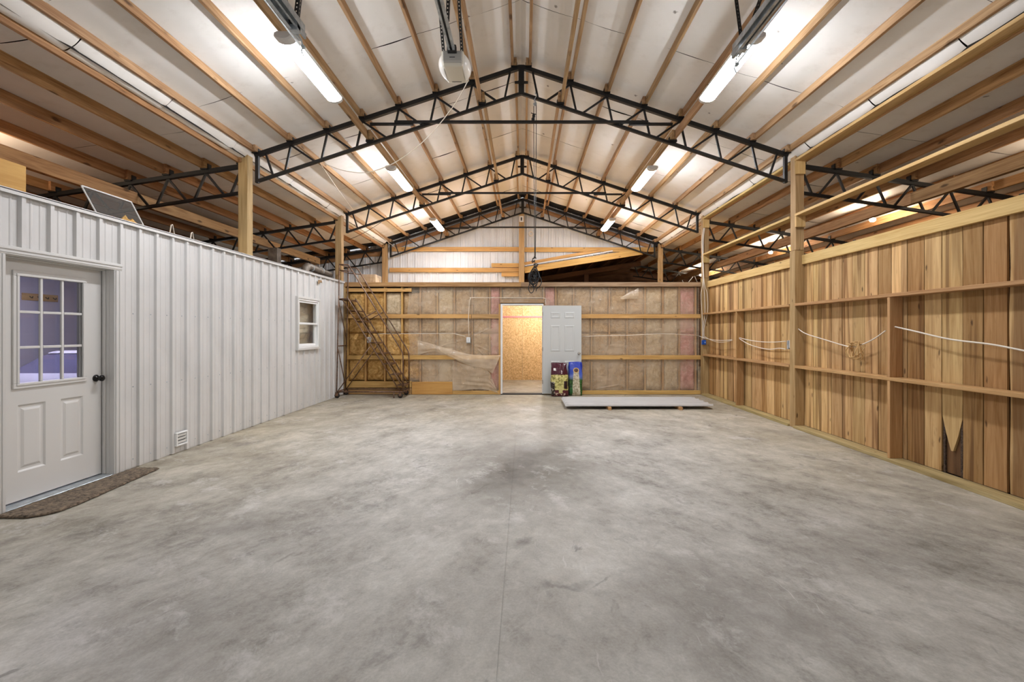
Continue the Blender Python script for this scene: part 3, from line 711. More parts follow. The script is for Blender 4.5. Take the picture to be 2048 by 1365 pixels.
def fold(x, z):
    r = 0.0
    for a, b, c, d, k in FOLDS:
        dx, dz = c-a, d-b; L2 = dx*dx+dz*dz; t = ((x-a)*dx+(z-b)*dz)/L2
        if -.02 < t < 1.02:
            q = ((x-a)*dz-(z-b)*dx)**2/L2/(.011*.011)
            if q < 9: r = max(r, .017*k*math.exp(-q)*(1-.75*max(t, 0)))
    return r
def sheet(x0, x1, z0, z1, s, ragged=0):
    def fn(u, v):
        z = z0+(z1-z0)*v; xx0 = x0+ragged*noise.noise((z*3, s, 1)); x = xx0+(x1-xx0)*u
        y = YG+.043-abs(wr_(x, z, s))*.8-fold(x, z)
        return Vector((x, y, z))
    return fn
film('plastic_sheet', sheet(BX(816), DX0-.045, BZ(783), BZ(574.5), 1.3, .05), 170, 170, M_['film'], 'clear plastic film stapled over insulation left of the open doorway')
film('plastic_sheet', sheet(DX0-.043, DX1+.045, DZ+.055, BZ(574.5), 4.1), 90, 40, M_['film'], 'narrow clear plastic film over insulation above the doorway')
film('plastic_sheet', sheet(DX1+.05, XRt-.015, BZ(782), BZ(575), 7.7), 190, 160, M_['film'], 'wide clear plastic film over insulation right of the doorway')
up_c = spline([at(836, 681, YG), at(870, 690, YG-.015), at(905, 700, YG-.05), at(940, 709, YG-.07), at(975, 711, YG-.05), at(1001, 711, YG-.01)], 8)
lo_c = spline([at(836, 711, YG), at(868, 703, YG-.03), at(905, 717, YG-.09), at(935, 730, YG-.12), at(968, 738, YG-.09), at(985, 748, YG-.04)], 8)
def flap(u, v):
    a = u*(len(up_c)-1); i = min(int(a), len(up_c)-2); p = up_c[i].lerp(up_c[i+1], a-i); q = lo_c[i].lerp(lo_c[i+1], a-i); r = p.lerp(q, v)
    r.y -= .03*math.sin(v*math.pi)+.012*noise.noise((u*6, v*4, 2)); r.y = min(r.y, YG-.004); return r
fl = film('plastic_flap', flap, 40, 14, M_['film2'], 'torn plastic flap sagging in folds across the lower girt')
lo2 = spline([at(905, 782, YG), at(925, 781, YG-.02), at(950, 779, YG-.03), at(975, 780, YG-.02), at(996, 787, YG-.01)], 8)
hi2 = spline([at(905, 722, YG-.03), at(935, 731, YG-.1), at(962, 737, YG-.09), at(978, 745, YG-.05), at(990, 772, YG-.02)], 8)
def flap2(u, v):
    a = u*(len(hi2)-1); i = min(int(a), len(hi2)-2); p = hi2[i].lerp(hi2[i+1], a-i); q = lo2[i].lerp(lo2[i+1], a-i); r = p.lerp(q, v)
    r.y += .016*noise.noise((u*5, v*6, 4))-.01*math.sin(v*3.1); r.y = min(r.y, YG-.004); return r
film('plastic_flap', flap2, 40, 24, M_['film2'], 'lower torn plastic hanging beside the doorway to the base board')

bm = bm_new(); b_grid(bm, lambda u, v: at(1241+36*u, 598-22*(1-v)*(.15+.85*u)+.5*math.sin(u*9), YG-.012-.03*math.sin(math.pi*v)*u-.004*noise.noise((u*7, v*5, 1))), 16, 10)
tag(finish(bm, 'folded_plastic', M_['film2']), 'small folded triangle of plastic near the top right of the back wall', 'plastic sheet')
# open doorway in the back wall
d2 = struct('door_2', 'pale grey six-panel door standing open flat against the back wall', 'door', ((DX0+DX1)/2, YG, 0))
for a, b in ((DX0-.03, DX0+.008), (DX1-.006, DX1+.02)): box('door_jamb', a, b, YG-.02, YG+.17, 0, DZ+.02, M_['plate'], d2)
box('door_jamb', DX0+.0081, DX1-.0061, YG-.02, YG+.17, DZ-.012, DZ+.02, M_['plate'], d2)
box('weather_strip', DX0-.04, DX1+.03, YG-.015, YG+.0, DZ+.021, DZ+.04, M_['rubber'], d2)
box('casing_strip', DX0-.075, DX0-.031, YG-.002, YG+.03, .002, DZ+.02, M_['backgirt'], d2)
box('door_sill', DX0-.03, DX1+.02, YG-.03, YG+.17, 0, .02, M_['rubber'], d2)
lx0, lx1, ly, lz0, lz1 = DX1+.004, BX(1163)-.012, YG-.075, .028, BZ(612)
bm = bm_new(); b_box(bm, lx0, lx1, ly, ly+.042, lz0, lz1, .002)
lf = finish(bm, 'door_leaf', M_['doorg'], d2)
lw = lx1-lx0; pc_ = [(lx0+.20*lw, lx0+.45*lw), (lx0+.56*lw, lx0+.82*lw)]
pr = [(BZ(637), BZ(625)), (BZ(703), BZ(651)), (BZ(780), BZ(722))]
for a, b in pc_:
    for z0, z1 in pr:
        bm = bm_new(); prev = None
        for off, dy in ((0, -.0005), (.014, -.007), (.03, -.007), (.045, -.002)):
            cur = [bm.verts.new(v) for v in ((a+off, ly+dy, z0+off), (b-off, ly+dy, z0+off), (b-off, ly+dy, z1-off), (a+off, ly+dy, z1-off))]
            if prev:
                for k in range(4): bm.faces.new((prev[k], prev[(k+1)%4], cur[(k+1)%4], cur[k]))
            prev = cur
        bm.faces.new(prev); finish(bm, 'door_panel', M_['doorg'], lf)
bm = bm_new(); kx = BX(1157); KM = T((kx, ly, BZ(707))) @ Matrix.Rotation(math.pi/2, 4, 'X')
b_lathe(bm, [(.033, 0), (.032, .008), (.013, .014), (.012, .03), (.026, .04), (.03, .052), (.026, .064), (0, .07)], KM, 20); finish(bm, 'door_knob', M_['chrome'], lf)
for z in (.25, 1.0, 1.8): box('hinge', DX1-.008, DX1+.006, ly-.008, YG-.02, z, z+.09, M_['chrome'], d2)

# room behind the doorway
br = struct('wall_back_room', 'oriented strand board wall seen through the open doorway', 'wall', (0, 13.6, 0))
for a, b in ((-4.0, -2.5), (-2.496, -1.276), (-1.272, -.052), (-.048, 1.172), (1.176, 2.396), (2.4, 4.0)): box('osb_panel', a, b, 13.58, 13.592, .0, 2.47, M_['osb'], br, .001)
box('pink_strip', -2, 2, 13.565, 13.579, H+(VY-636)*13.57/F, H+(VY-632.5)*13.57/F, M_['pinkstrip'], br)
box('side_wall', -4.1, -4.08, 10.62, 13.6, 0, 2.47, M_['osb'], br, 0); box('side_wall', 4.02, 4.04, 10.62, 13.6, 0, 2.47, M_['osb'], br, 0)
lo_ = tag(box('ceiling_back_room', -4.6, 4.04, 10.61, 13.72, 2.475, 2.515, M_['osb'], None, 0), 'flat board deck over the room behind the back wall', 'ceiling', kind='structure')
def bulb(loc, label, mat='bulb', r=.048):
    t = empty('light_bulb', loc); tag(t, label, 'light bulb'); x, y, z = loc
    bm = bm_new(); b_lathe(bm, [(.055, 0), (.055, -.012), (.03, -.03), (.022, -.05)], T(loc), 16); finish(bm, 'lamp_holder', M_['plate'], t)
    bm = bm_new(); b_lathe(bm, [(.014, -.05), (.02, -.06), (r, -.085), (r*1.05, -.10), (r*.8, -.125), (.004, -.135)], T(loc), 16); finish(bm, 'bulb_glass', M_[mat], t)
    return t
bulb((.5, 12.3, 2.474), 'bare bulb under the deck of the room behind the doorway', 'bulbw', .05)

# gable end wall
we = struct('wall_end', 'white ribbed metal gable wall above the back room with timber girts', 'wall', (0, 13.95, 2.5))
YE = 13.95
def lowz(x): return 2.52 if x < 0 else 3.30+.158*x
x = -9.46
while x < 4.0:
    b = min(x+PITCH*4, 4.0) if x >= 0 or x+PITCH*4 < 0 else 0.0
    if b-x < .05: x = b+1e-6; continue
    za, zb = zt(abs(x-RX))+.1, zt(abs(b-RX))+.1
    if x < 0 < b: za, zb = zt(0), zt(0)
    rib_sheet('metal_panel', (x, YE, 0), (1,0,0), (0,-1,0), (0,0,1), b-x, lowz(x+.001 if x >= 0 else x), za, -(x+9.46) % PITCH, M_['greyw'], we, z1b=zb, z0b=lowz(b-.001 if b > .0 else b-.001))
    x = b
EZ = lambda py: H+(VY-py)*(13.88)/F
EX = lambda px: (px-VX)*13.88/F
for z0, z1, a, b in ((503, 494.3, -4.1, -.155), (544.5, 536, -4.1, -.155), (504, 495, .012, 4.03)): box('end_girt', a, b, 13.87, 13.91, EZ(z0), EZ(z1), M_['backgirt'], we)
for z0, z1, a, b in ((513, 504.6, -9.4, -4.26),): box('end_girt', a, b, 13.87, 13.91, EZ(z0), EZ(z1), M_['sidepurlin'], we)
box('scrap_board', EX(983), -.157, 13.85, 13.889, EZ(535), EZ(527), M_['backgirt'], we); box('scrap_board', EX(1003), -.157, 13.83, 13.869, EZ(553.5), EZ(545.5), M_['backgirt'], we)
for s in (-1, 1): beam('rake_board', (RX+s*.1, 13.885, zt(.1)-.135), (RX+s*3.9, 13.885, zt(3.9)-.135), .04, .11, M_['sidepurlin'], we)
for s in (-1,): beam('rake_board', (RX+s*4.2, 13.885, zt(4.2)-.11), (RX+s*9.2, 13.885, zt(9.2)-.11), .04, .11, M_['sidepurlin'], we)
beam('sloping_beam', (.014, 13.86, EZ(541)), (EX(1284), 13.86, EZ(503.5)), .05, .185, M_['backgirt'], we)
beam('sloping_board', (.014, 13.885, EZ(528)), (EX(1200), 13.885, EZ(501)), .03, .09, M_['backgirt'], we)
beam('flashing_strip', (.014, 13.845, EZ(532)), (EX(1225), 13.845, EZ(502.5)), .006, .03, M_['greyw'], we)
cp = box('support_post', -.155, .01, 13.77, 13.865, 2.52, 5.05, M_['post']); tag(cp, 'centre timber post up the gable wall with a white paper tag', 'post', 'square timber posts')
box('paper_tag', EX(1038.8), EX(1047), 13.763, 13.769, EZ(446), EZ(434.5), M_['paper'], cp, 0)
bm = bm_new(); b_box(bm, EX(1041.4), EX(1044.2), 13.760, 13.763, EZ(443.5), EZ(437)); finish(bm, 'tag_print', M_['ink'], cp)
# dark lean-to beyond the opening in the gable wall
lt = struct('wall_lean_to', 'dark timber lean-to roof seen beneath the sloping beam', 'roof', (2, 16, 3))
bm = bm_new(); b_grid(bm, lambda u, v: Vector((-.3+4.4*u, 13.97+5.0*v, 3.27+.158*(-.3+4.4*u)+.16)), 1, 1); finish(bm, 'lean_to_deck', M_['leanwood'], lt)
for i in range(8):
    x = .1+.52*i; beam('rafter', (x, 13.98, 3.335+.158*x), (x, 18.9, 3.335+.158*x), .045, .14, M_['leanwood'], lt)
for y in (15.6, 17.2): beam('cross_beam', (-.2, y, 3.12), (4.0, y, 3.12+.158*4.2), .06, .16, M_['leanwood'], lt)
box('lean_to_post', 2.05, 2.2, 15.5, 15.64, 0, 3.4, M_['leanwood'], lt)
box('lean_to_end', -.4, 9.5, 18.95, 19.0, 0, 4.4, M_['leanwood'], lt, 0); box('lean_to_side', -.42, -.38, 13.97, 19, 0, 3.6, M_['leanwood'], lt, 0)
for nm, a in (('wall_outer_left', (-9.55, -9.5, -1.25, 14.0, 0, 3.6)), ('wall_outer_right', (9.5, 9.55, -1.25, 19, 0, 3.6)), ('wall_front_left', (-9.5, -4.2, -1.25, -1.2, 0, 4.2)), ('wall_front_right', (4.2, 9.5, -1.25, -1.2, 0, 4.2))):
    tag(box(nm, *a, M_['leanwood'], None, 0), 'bare timber %s wall closing the %s wing' % (nm.split('_')[1], nm.split('_')[-1]), 'wall', kind='structure')

# room behind the white partition, seen through the door glass
M_['lav'] = plain('pale_room_wall', (206,206,214), .6)
lr = struct('wall_side_room', 'pale wall of the room behind the white door glass', 'wall', (-8.5, 5, 0))
box('room_wall', -8.55, -8.5, -1.1, 10.4, 0, 2.5, M_['lav'], lr, 0); box('room_wall', -8.5, -4.22, 10.38, 10.43, 0, 2.5, M_['lav'], lr, 0); box('room_wall', -8.5, -4.22, .4, .45, 0, 2.5, M_['lav'], lr, 0)
box('room_ceiling', -8.6, -4.13, .4, 10.43, 2.5, 2.54, M_['leanwood'], lr, 0)
t = empty('ceiling_lamp', (-6.6, 6.2, 2.5)); tag(t, 'cool tube lamp on the ceiling of the side room', 'lamp')
box('lamp_body', -6.7, -6.5, 5.6, 6.8, 2.46, 2.499, M_['plate'], t); box('lamp_tube', -6.66, -6.54, 5.65, 6.75, 2.43, 2.459, M_['cool'], t)
# ------------------------------------------------------------------ lights
def tube_light(y0, y1, s, label):
    x = RX+s*2.28; z1 = zt(2.28)-.41+.027; t = empty('tube_light', (x, (y0+y1)/2, z1)); tag(t, label, 'light fixture', 'long white ceiling lights')
    n = 14
    def prof(sc, lo):                                  # half-round wrap section
        return [(sc*.09*math.cos(math.pi*(1.12*k/n-.06)), lo*math.sin(math.pi*(1.12*k/n-.06))) for k in range(n+1)]
    bm = bm_new()
    rows = [[bm.verts.new((x+a, y, z1-.03-b)) for a, b in prof(1, .045)] for y in (y0+.10, y1-.06)]
    for k in range(n): bm.faces.new((rows[0][k], rows[0][k+1], rows[1][k+1], rows[1][k])).smooth = True
    bm.faces.new(list(reversed(rows[0]))); bm.faces.new(rows[1]); bm.faces.new((rows[0][0], rows[1][0], rows[1][n], rows[0][n]))
    bmesh.ops.recalc_face_normals(bm, faces=bm.faces); finish(bm, 'diffuser', M_['tube'], t)
    box('lamp_housing', x-.089, x+.089, y0+.02, y1-.02, z1-.024, z1, M_['plate'], t)
    for ya, yb in ((y0, y0+.0995), (y1-.0595, y1)):
        bm = bm_new(); rings = []
        for f, yy in ((.86, ya if ya == y0 else yb), (1.01, (ya+.02) if ya == y0 else (yb-.02)), (1.01, yb if ya == y0 else ya)):
            rings.append([bm.verts.new((x+a*f, yy, z1-.03-b*f)) for a, b in prof(1.0, .046)]+[bm.verts.new((x-.06*f, yy, z1-.004)), bm.verts.new((x+.06*f, yy, z1-.004))])
        m = n+3
        for r0, r1 in zip(rings, rings[1:]):
            for k in range(m): bm.faces.new((r0[k], r0[(k+1)%m], r1[(k+1)%m], r1[k]))
        bm.faces.new(rings[0]); bm.faces.new(rings[-1]); bmesh.ops.recalc_face_normals(bm, faces=bm.faces); finish(bm, 'end_cap', M_['trimw'], t)
    return t
for s, sd in ((-1, 'left'), (1, 'right')):
    for (a, b), nm in (((4.36, 5.62), 'nearest'), ((7.88, 9.16), 'middle'), ((11.5, 12.78), 'farthest')):
        tube_light(a, b, s, '%s long white tube light on the %s roof slope' % (nm, sd))
bulb((6.45, 8.42, 3.612), 'nearer bare bulb glowing above the plank wall')
bulb((6.45, 11.9, 3.612), 'farther bare bulb glowing above the plank wall')
bulb((6.45, 16.6, 3.612), 'farthest bare bulb deep in the right wing')
bulb((6.45, 4.94, 3.612), 'added unseen bulb of the right wing nearest the camera')  # added past the frame edge to brighten the right wing roof
bulb((-6.45, 4.9, 3.612), 'added unseen bulb of the left wing over the side room')  # added out of view to lift the dim left wing roof
bulb((-6.45, 1.4, 3.612), 'added unseen bulb at the front of the left wing')  # second added bulb, also unseen, lighting the left wing roof

# ------------------------------------------------------------------ garage door hardware
def b_perf(bm, p0, p1, w=.034, hole=.010, pitch=.032, up=(0,1,0)):
    """L-shaped perforated angle: two strips with round-ish punched holes"""
    M, L = frame(p0, p1, up); n = max(2, int(L/pitch)); pz = L/n
    for side in (0, 1):
        def P(a, y, off=0.0):
            v = Vector((a, y, 0)) if side == 0 else Vector((-w/2, y, a+w/2)); return M @ v
        for i in range(n):
            y0 = -L/2+pz*i; y1 = y0+pz; yc = (y0+y1)/2
            o = [bm.verts.new(P(a, y)) for a, y in ((-w/2, y0), (w/2, y0), (w/2, y1), (-w/2, y1))]
            h = [bm.verts.new(P(a, y)) for a, y in ((-hole/2, yc-hole*.6), (hole/2, yc-hole*.6), (hole/2, yc+hole*.6), (-hole/2, yc+hole*.6))]
            for k in range(4): bm.faces.new((o[k], o[(k+1)%4], h[(k+1)%4], h[k]))
def perf(name, p0, p1, parent, w=.034, up=(0,1,0)):
    bm = bm_new(); b_perf(bm, p0, p1, w, up=up); bmesh.ops.remove_doubles(bm, verts=bm.verts, dist=1e-5)
    o = finish(bm, name, M_['perf'], parent); md = o.modifiers.new('thickness', 'SOLIDIFY'); md.thickness = .002; return o
for s, sd in ((-1, 'left'), (1, 'right')):
    ye, z = (3.92 if s < 0 else 4.18), 3.95; xt = at(603 if s < 0 else 1467, 85, ye).x if s < 0 else 1.80
    xt = -1.91 if s < 0 else 1.94
    t = empty('garage_door_track', (xt, 2, z)); tag(t, 'galvanized overhead garage door track beside the nearest %s tube light' % sd, 'door track', 'garage door tracks')
    bm = bm_new(); b_box(bm, xt-.035, xt+.035, -1.1, ye, z+.055, z+.058); b_box(bm, xt-.035, xt-.032, -1.1, ye, z, z+.055); b_box(bm, xt+.032, xt+.035, -1.1, ye, z+.015, z+.055); b_box(bm, xt-.035, xt-.010, -1.1, ye, z-.003, z); b_box(bm, xt+.018, xt+.035, -1.1, ye, z+.012, z+.015)
    finish(bm, 'track_channel', M_['galv'], t)
    bm = bm_new(); b_box(bm, xt-s*.04-.03, xt-s*.04+.03, -1.1, ye-.1, z+.062, z+.066); b_box(bm, xt-s*.07-.002, xt-s*.07+.002, -1.1, ye-.1, z+.01, z+.064); finish(bm, 'track_angle', M_['galv'], t)
    zt_ = zt(abs(xt-RX))-.01
    perf('track_hanger', (xt+.01*s, ye-.12, z+.02), (xt-s*.12, ye-.16, zt_), t); perf('track_hanger', (xt+.01*s, ye-.13, z+.02), (xt-.05*s, ye-1.5, zt_), t)
    tube('track_rod', [(xt+s*.11, ye-2.4, z+.1), (xt+s*.10, ye+.16, z+.06)], .009, M_['galv'], t)
    bm = bm_new()
    b_box(bm, xt-.03, xt+.035, ye-.16, ye-.10, z-.012, z+.05, .004); br_ = finish(bm, 'track_end_bracket', M_['galv'], t)
    tube('track_cable', [(xt, ye-.12, z+.01), (xt, ye-.02, z), (xt+.006, ye, z-.05), (xt-.008, ye, z-.09), (xt+.01, ye, z-.13)], .006, M_['galv'], br_, 6)
    bm = bm_new(); b_lathe(bm, [(.016, -.012), (.016, .012)], T((xt+.012, ye-.01, z-.06)) @ Matrix.Rotation(math.pi/2, 4, 'X'), 12); finish(bm, 'track_roller', M_['galv'], br_)

op = empty('garage_door_opener', (-.78, 5.1, 4.35)); tag(op, 'white garage door opener hanging from the roof near the ridge', 'garage door opener')
ox, oy0, oy1, oz = -.775, 4.92, 5.32, 4.33
def pill(x0, x1, y0, y1, z0, z1, mat, name, rnd=.05, tap=.8):
    bm = bm_new(); b_box(bm, x0, x1, y0, y1, z0, z1)
    for v in bm.verts:
        if v.co.z < (z0+z1)/2: v.co.x = ox+(v.co.x-ox)*tap; v.co.y = (y0+y1)/2+(v.co.y-(y0+y1)/2)*.9
    bmesh.ops.bevel(bm, geom=list(bm.edges), offset=rnd, segments=4, affect='EDGES', profile=.6)
    return finish(bm, name, mat, op, smooth=True)
pill(ox-.125, ox+.125, oy0, oy1, oz, oz+.16, M_['opener'], 'opener_body', .03, .9)
for s in (-1, 1):
    bm = bm_new()
    def lens(u, v, s=s):
        a = math.pi*u; b = math.pi*(v-.5); c = math.cos(b)
        return Vector((ox+s*(.105+.075*math.sin(a)*c), (oy0+oy1)/2-.17*math.cos(a)*(.6+.4*c), oz+.085+.085*math.sin(b)))
    b_grid(bm, lens, 14, 12); finish(bm, 'lamp_lens', M_['lens'], op)
box('front_cover', ox-.105, ox+.105, oy0-.012, oy0+.03, oz+.03, oz+.15, M_['openerg'], op, .01)
for a, b, z in ((-.05, .05, .115), (-.03, .03, .07)): box('printed_mark', ox+a, ox+b, oy0-.0142, oy0-.0125, oz+z, oz+z+.008, M_['ink'], op, 0)
box('printed_mark', ox-.055, ox+.055, oy1-.07, oy1-.058, oz-.0015, oz-.0002, M_['ink'], op, 0)
box('rail_collar', ox-.05, ox+.05, oy0-.07, oy0-.01, oz+.11, oz+.18, M_['rubber'], op, .008)
bm = bm_new(); b_box(bm, ox-.036, ox+.036, -1.1, oy0-.07, oz+.15, oz+.154); b_box(bm, ox-.036, ox-.032, -1.1, oy0-.07, oz+.118, oz+.15); b_box(bm, ox+.032, ox+.036, -1.1, oy0-.07, oz+.118, oz+.15)
b_box(bm, ox-.036, ox-.012, -1.1, oy0-.07, oz+.115, oz+.118); b_box(bm, ox+.012, ox+.036, -1.1, oy0-.07, oz+.115, oz+.118); finish(bm, 'rail', M_['galv'], op)
tube('drive_chain', [(ox, -1.1, oz+.128), (ox, oy0-.08, oz+.128)], .008, M_['cord'], op, 6)
perf('hanger_strap', (ox-.10, oy0+.02, oz+.15), (ox-.12, oy0-.28, zt(.9)-.02), op, .03); perf('hanger_strap', (ox+.10, oy0+.02, oz+.15), (RX-.62, oy0-.4, zt(.6)-.33), op, .03); perf('hanger_strap', (ox+.02, oy0-.45, oz+.158), (RX-.60, oy0-.95, zt(.6)-.33), op, .03)

cb = tube('sagging_cable', spline([(ox+.12, oy1+.02, oz+.06), at(905, 215, 5.9), at(850, 280, 6.3), at(790, 325, 6.75), at(735, 345, 7.0), at(690, 342, 7.1), at(655, 330, 7.0), at(636, 320, 6.87)], 8), .006, M_['cable'])
tag(cb, 'thin pale cable sagging from the garage door opener to the truss', 'cable')
cb = tube('hanging_wire', sag(at(636, 320, 6.85), at(706, 420, 10.3), .02), .005, M_['cable']); tag(cb, 'thin wire strung between the first two trusses at left', 'cable')
cb = tube('hanging_wire', sag(at(706, 420, 10.3), at(792, 497, 13.6), .03)+[], .005, M_['cable']); tag(cb, 'thin wire strung from the second truss back to the gable wall', 'cable')
cb = tube('hanging_wire', sag(at(762, 445, 10.3), at(697, 480, 10.28), .03), .005, M_['cord']); tag(cb, 'dark wire drooping from the second truss to the left corner post', 'cable')

# hoist rope and cord bundle
hx = at(1070, 190, 6.87); ht = empty('rope_hoist', (hx.x, 6.87, 2.05)); tag(ht, 'hanging pulley rope with a tangled black cord bundle at its end', 'rope hoist')
A = lambda px, py: at(px, py, 6.83)
bm = bm_new(); b_tube(bm, spline([A(1070.5, 186), A(1073, 191), A(1070, 197), A(1068, 203)], 5), .007, 6); b_tube(bm, spline([A(1068, 200), A(1072, 205), A(1070, 212), A(1067, 206)], 4), .007, 6)
b_lathe(bm, [(.02, -.012), (.028, 0), (.02, .012)], T(A(1070, 208)) @ Matrix.Rotation(math.pi/2, 4, 'X'), 14); finish(bm, 'hook', M_['galv'], ht)
tube('rope', [A(1067.5, 212), A(1067.8, 300), A(1068.6, 400), A(1069.5, 517)], .005, M_['perf'], ht, 6); tube('rope', [A(1072.5, 210), A(1072.2, 300), A(1071.6, 400), A(1070.6, 517)], .0052, M_['perf'], ht, 6)
bm = bm_new(); b_lathe(bm, [(.012, -.03), (.022, -.018), (.022, .018), (.012, .03)], T(A(1067.4, 232)), 12); b_tube(bm, [A(1062, 226), A(1072, 229)], .006, 6); b_lathe(bm, [(.01, -.028), (.026, -.012), (.024, .012), (.01, .022)], T(A(1066.2, 238)), 12); finish(bm, 'rope_clamp', M_['cord'], ht)
random.seed(21)
bm = bm_new()
for z in range(8):
    c = A(1068.5+random.uniform(-2, 3), 517+z*6); b_tube(bm, [c+Vector((random.uniform(.01, .045)*math.cos(k*1.05+z), random.uniform(.01, .045)*math.sin(k*1.05+z), random.uniform(-.025, .025))) for k in range(8)], .0062, 6)
finish(bm, 'cord_knots', M_['cord'], ht)
for k in range(6):
    w = random.uniform(7, 12); lo = random.uniform(563, 577); cx = 1068+random.uniform(-4, 4); yy = random.uniform(-.08, .08)
    pts = [A(cx-1, 530+k*3), A(cx-w*.8, 548), A(cx-w, 558), A(cx-w*.5, lo), A(cx+w*.3, lo-2), A(cx+w, 556), A(cx+w*.8, 545), A(cx+1, 532+k*2)]
    tube('cord_loop', spline([p+Vector((0, yy*math.sin(i), 0)) for i, p in enumerate(pts)], 6), .0058, M_['cord'], ht, 6)
tube('cord_loop', spline([A(1062, 556), A(1059, 568), A(1057, 578), A(1061, 586), A(1066, 584), A(1068, 575), A(1063, 562)], 6), .0065, M_['cord'], ht, 6)
tube('cord_loop', spline([A(1078, 552), A(1083, 562), A(1080, 572), A(1074, 577), A(1072, 583)], 6), .0065, M_['cord'], ht, 6)
bm = bm_new(); b_lathe(bm, [(.012, -.05), (.024, -.038), (.026, .025), (.012, .05)], T(A(1070, 556)), 14); finish(bm, 'plug_body', M_['perf'], ht)
bm = bm_new()
for k in range(5): b_tube(bm, [Vector((EX(1061.5)+(.055+.012*math.sin(k*2))*math.cos(a), 13.72+.01*k, EZ(470)+(.062+.01*math.cos(k*3))*math.sin(a))) for a in [i*math.pi/9 for i in range(19)]], .009, 5, cap=False)
tag(finish(bm, 'wire_coil', M_['cable']), 'small pale wire coil hanging by the centre gable post', 'wire coil')

# ------------------------------------------------------------------ rolling warehouse ladder
lad = empty('rolling_ladder', (-3.4, 10.1, 0)); tag(lad, 'rusty brown rolling warehouse ladder in the far left corner', 'ladder')
yf, yr = 9.86, 10.36; R = .0135; BR = M_['brown']
def lt_(name, pts, r=R): return tube(name, pts, r, BR, lad, 8)
for y in (yf, yr):
    lt_('corner_post', [(-4.06, y, .13), (-4.0, y, 2.91)])
    lt_('handrail', spline([(-4.0, y, 2.90), (-3.82, y, 2.895)], 2)+[(-3.785, y, 2.865), (-2.665, y, 1.05), (-2.64, y, 1.0), (-2.627, y, .945), (-2.62, y, .87), (-2.62, y, .12)])
    lt_('guard_rail', [(-4.0, y, 2.775), (-3.72, y, 2.745)], .011)
    lt_('stringer', [(-3.93, y, 2.13), (-2.68, y, .14)]); lt_('stringer', spline([(-4.0, y, 2.15), (-3.84, y, 2.155), (-3.79, y, 2.12), (-3.2, y, 1.17), (-2.63, y, .25)], 4))
    lt_('brace', [(-3.337, y, 1.12), (-4.03, y, .16)], .011); lt_('brace', [(-3.214, y, 1.883), (-3.52, y, 1.71)], .011)
    lt_('base_rail', [(-4.06, y, .137), (-2.62, y, .137)], .015)
lt_('end_rail', [(-4.0, yf, 2.905), (-4.0, yr, 2.905)]); lt_('end_rail', [(-4.0, yf, 2.775), (-4.0, yr, 2.775)], .011); lt_('end_rail', [(-4.01, yf, 2.14), (-4.01, yr, 2.14)])
lt_('end_rail', [(-4.035, yf, 1.13), (-4.035, yr, 1.13)]); lt_('end_brace', [(-4.015, yf, 2.1), (-4.03, yr, 1.2)], .011); lt_('end_brace', [(-4.035, yf, 1.08), (-4.055, yr, .18)], .011)
lt_('base_rail', [(-4.06, yf, .137), (-4.06, yr, .137)], .015); lt_('base_rail', [(-2.62, yf, .137), (-2.62, yr, .137)], .015)
lt_('foot', [(-2.82, yf, .137), (-2.82, yf, .0)], .012); lt_('foot', [(-2.82, yr, .137), (-2.82, yr, .0)], .012)
for k in range(8):
    z = 1.90-.233*k; x = -3.80+(2.15-z)*.621
    bm = bm_new(); b_box(bm, x-.155, x+.03, yf+.012, yr-.012, z, z+.006); b_box(bm, x+.024, x+.03, yf+.012, yr-.012, z-.022, z); b_box(bm, x-.155, x-.149, yf+.012, yr-.012, z-.018, z)
    for j in range(5): b_beam(bm, (x-.14+.036*j, yf+.02, z+.008), (x-.14+.036*j, yr-.02, z+.008), .006, .006)
    finish(bm, 'step', BR, lad)
bm = bm_new(); b_box(bm, -4.0, -3.80, yf+.012, yr-.012, 2.135, 2.143); b_box(bm, -3.806, -3.80, yf+.012, yr-.012, 2.11, 2.135); finish(bm, 'platform', BR, lad)
for x in (-4.05, -2.68):
    for y in (yf, yr):
        bm = bm_new(); b_lathe(bm, [(.035, -.018), (.052, -.012), (.055, 0), (.052, .012), (.035, .018)], T((x, y, .055)) @ Matrix.Rotation(math.pi/2, 4, 'X'), 18)
        c = finish(bm, 'caster_wheel', M_['rubber'], lad)
        bm = bm_new(); b_box(bm, x-.03, x+.03, y-.026, y-.021, .045, .128); b_box(bm, x-.03, x+.03, y+.021, y+.026, .045, .128); b_box(bm, x-.035, x+.035, y-.03, y+.03, .118, .124); finish(bm, 'caster_fork', BR, c)

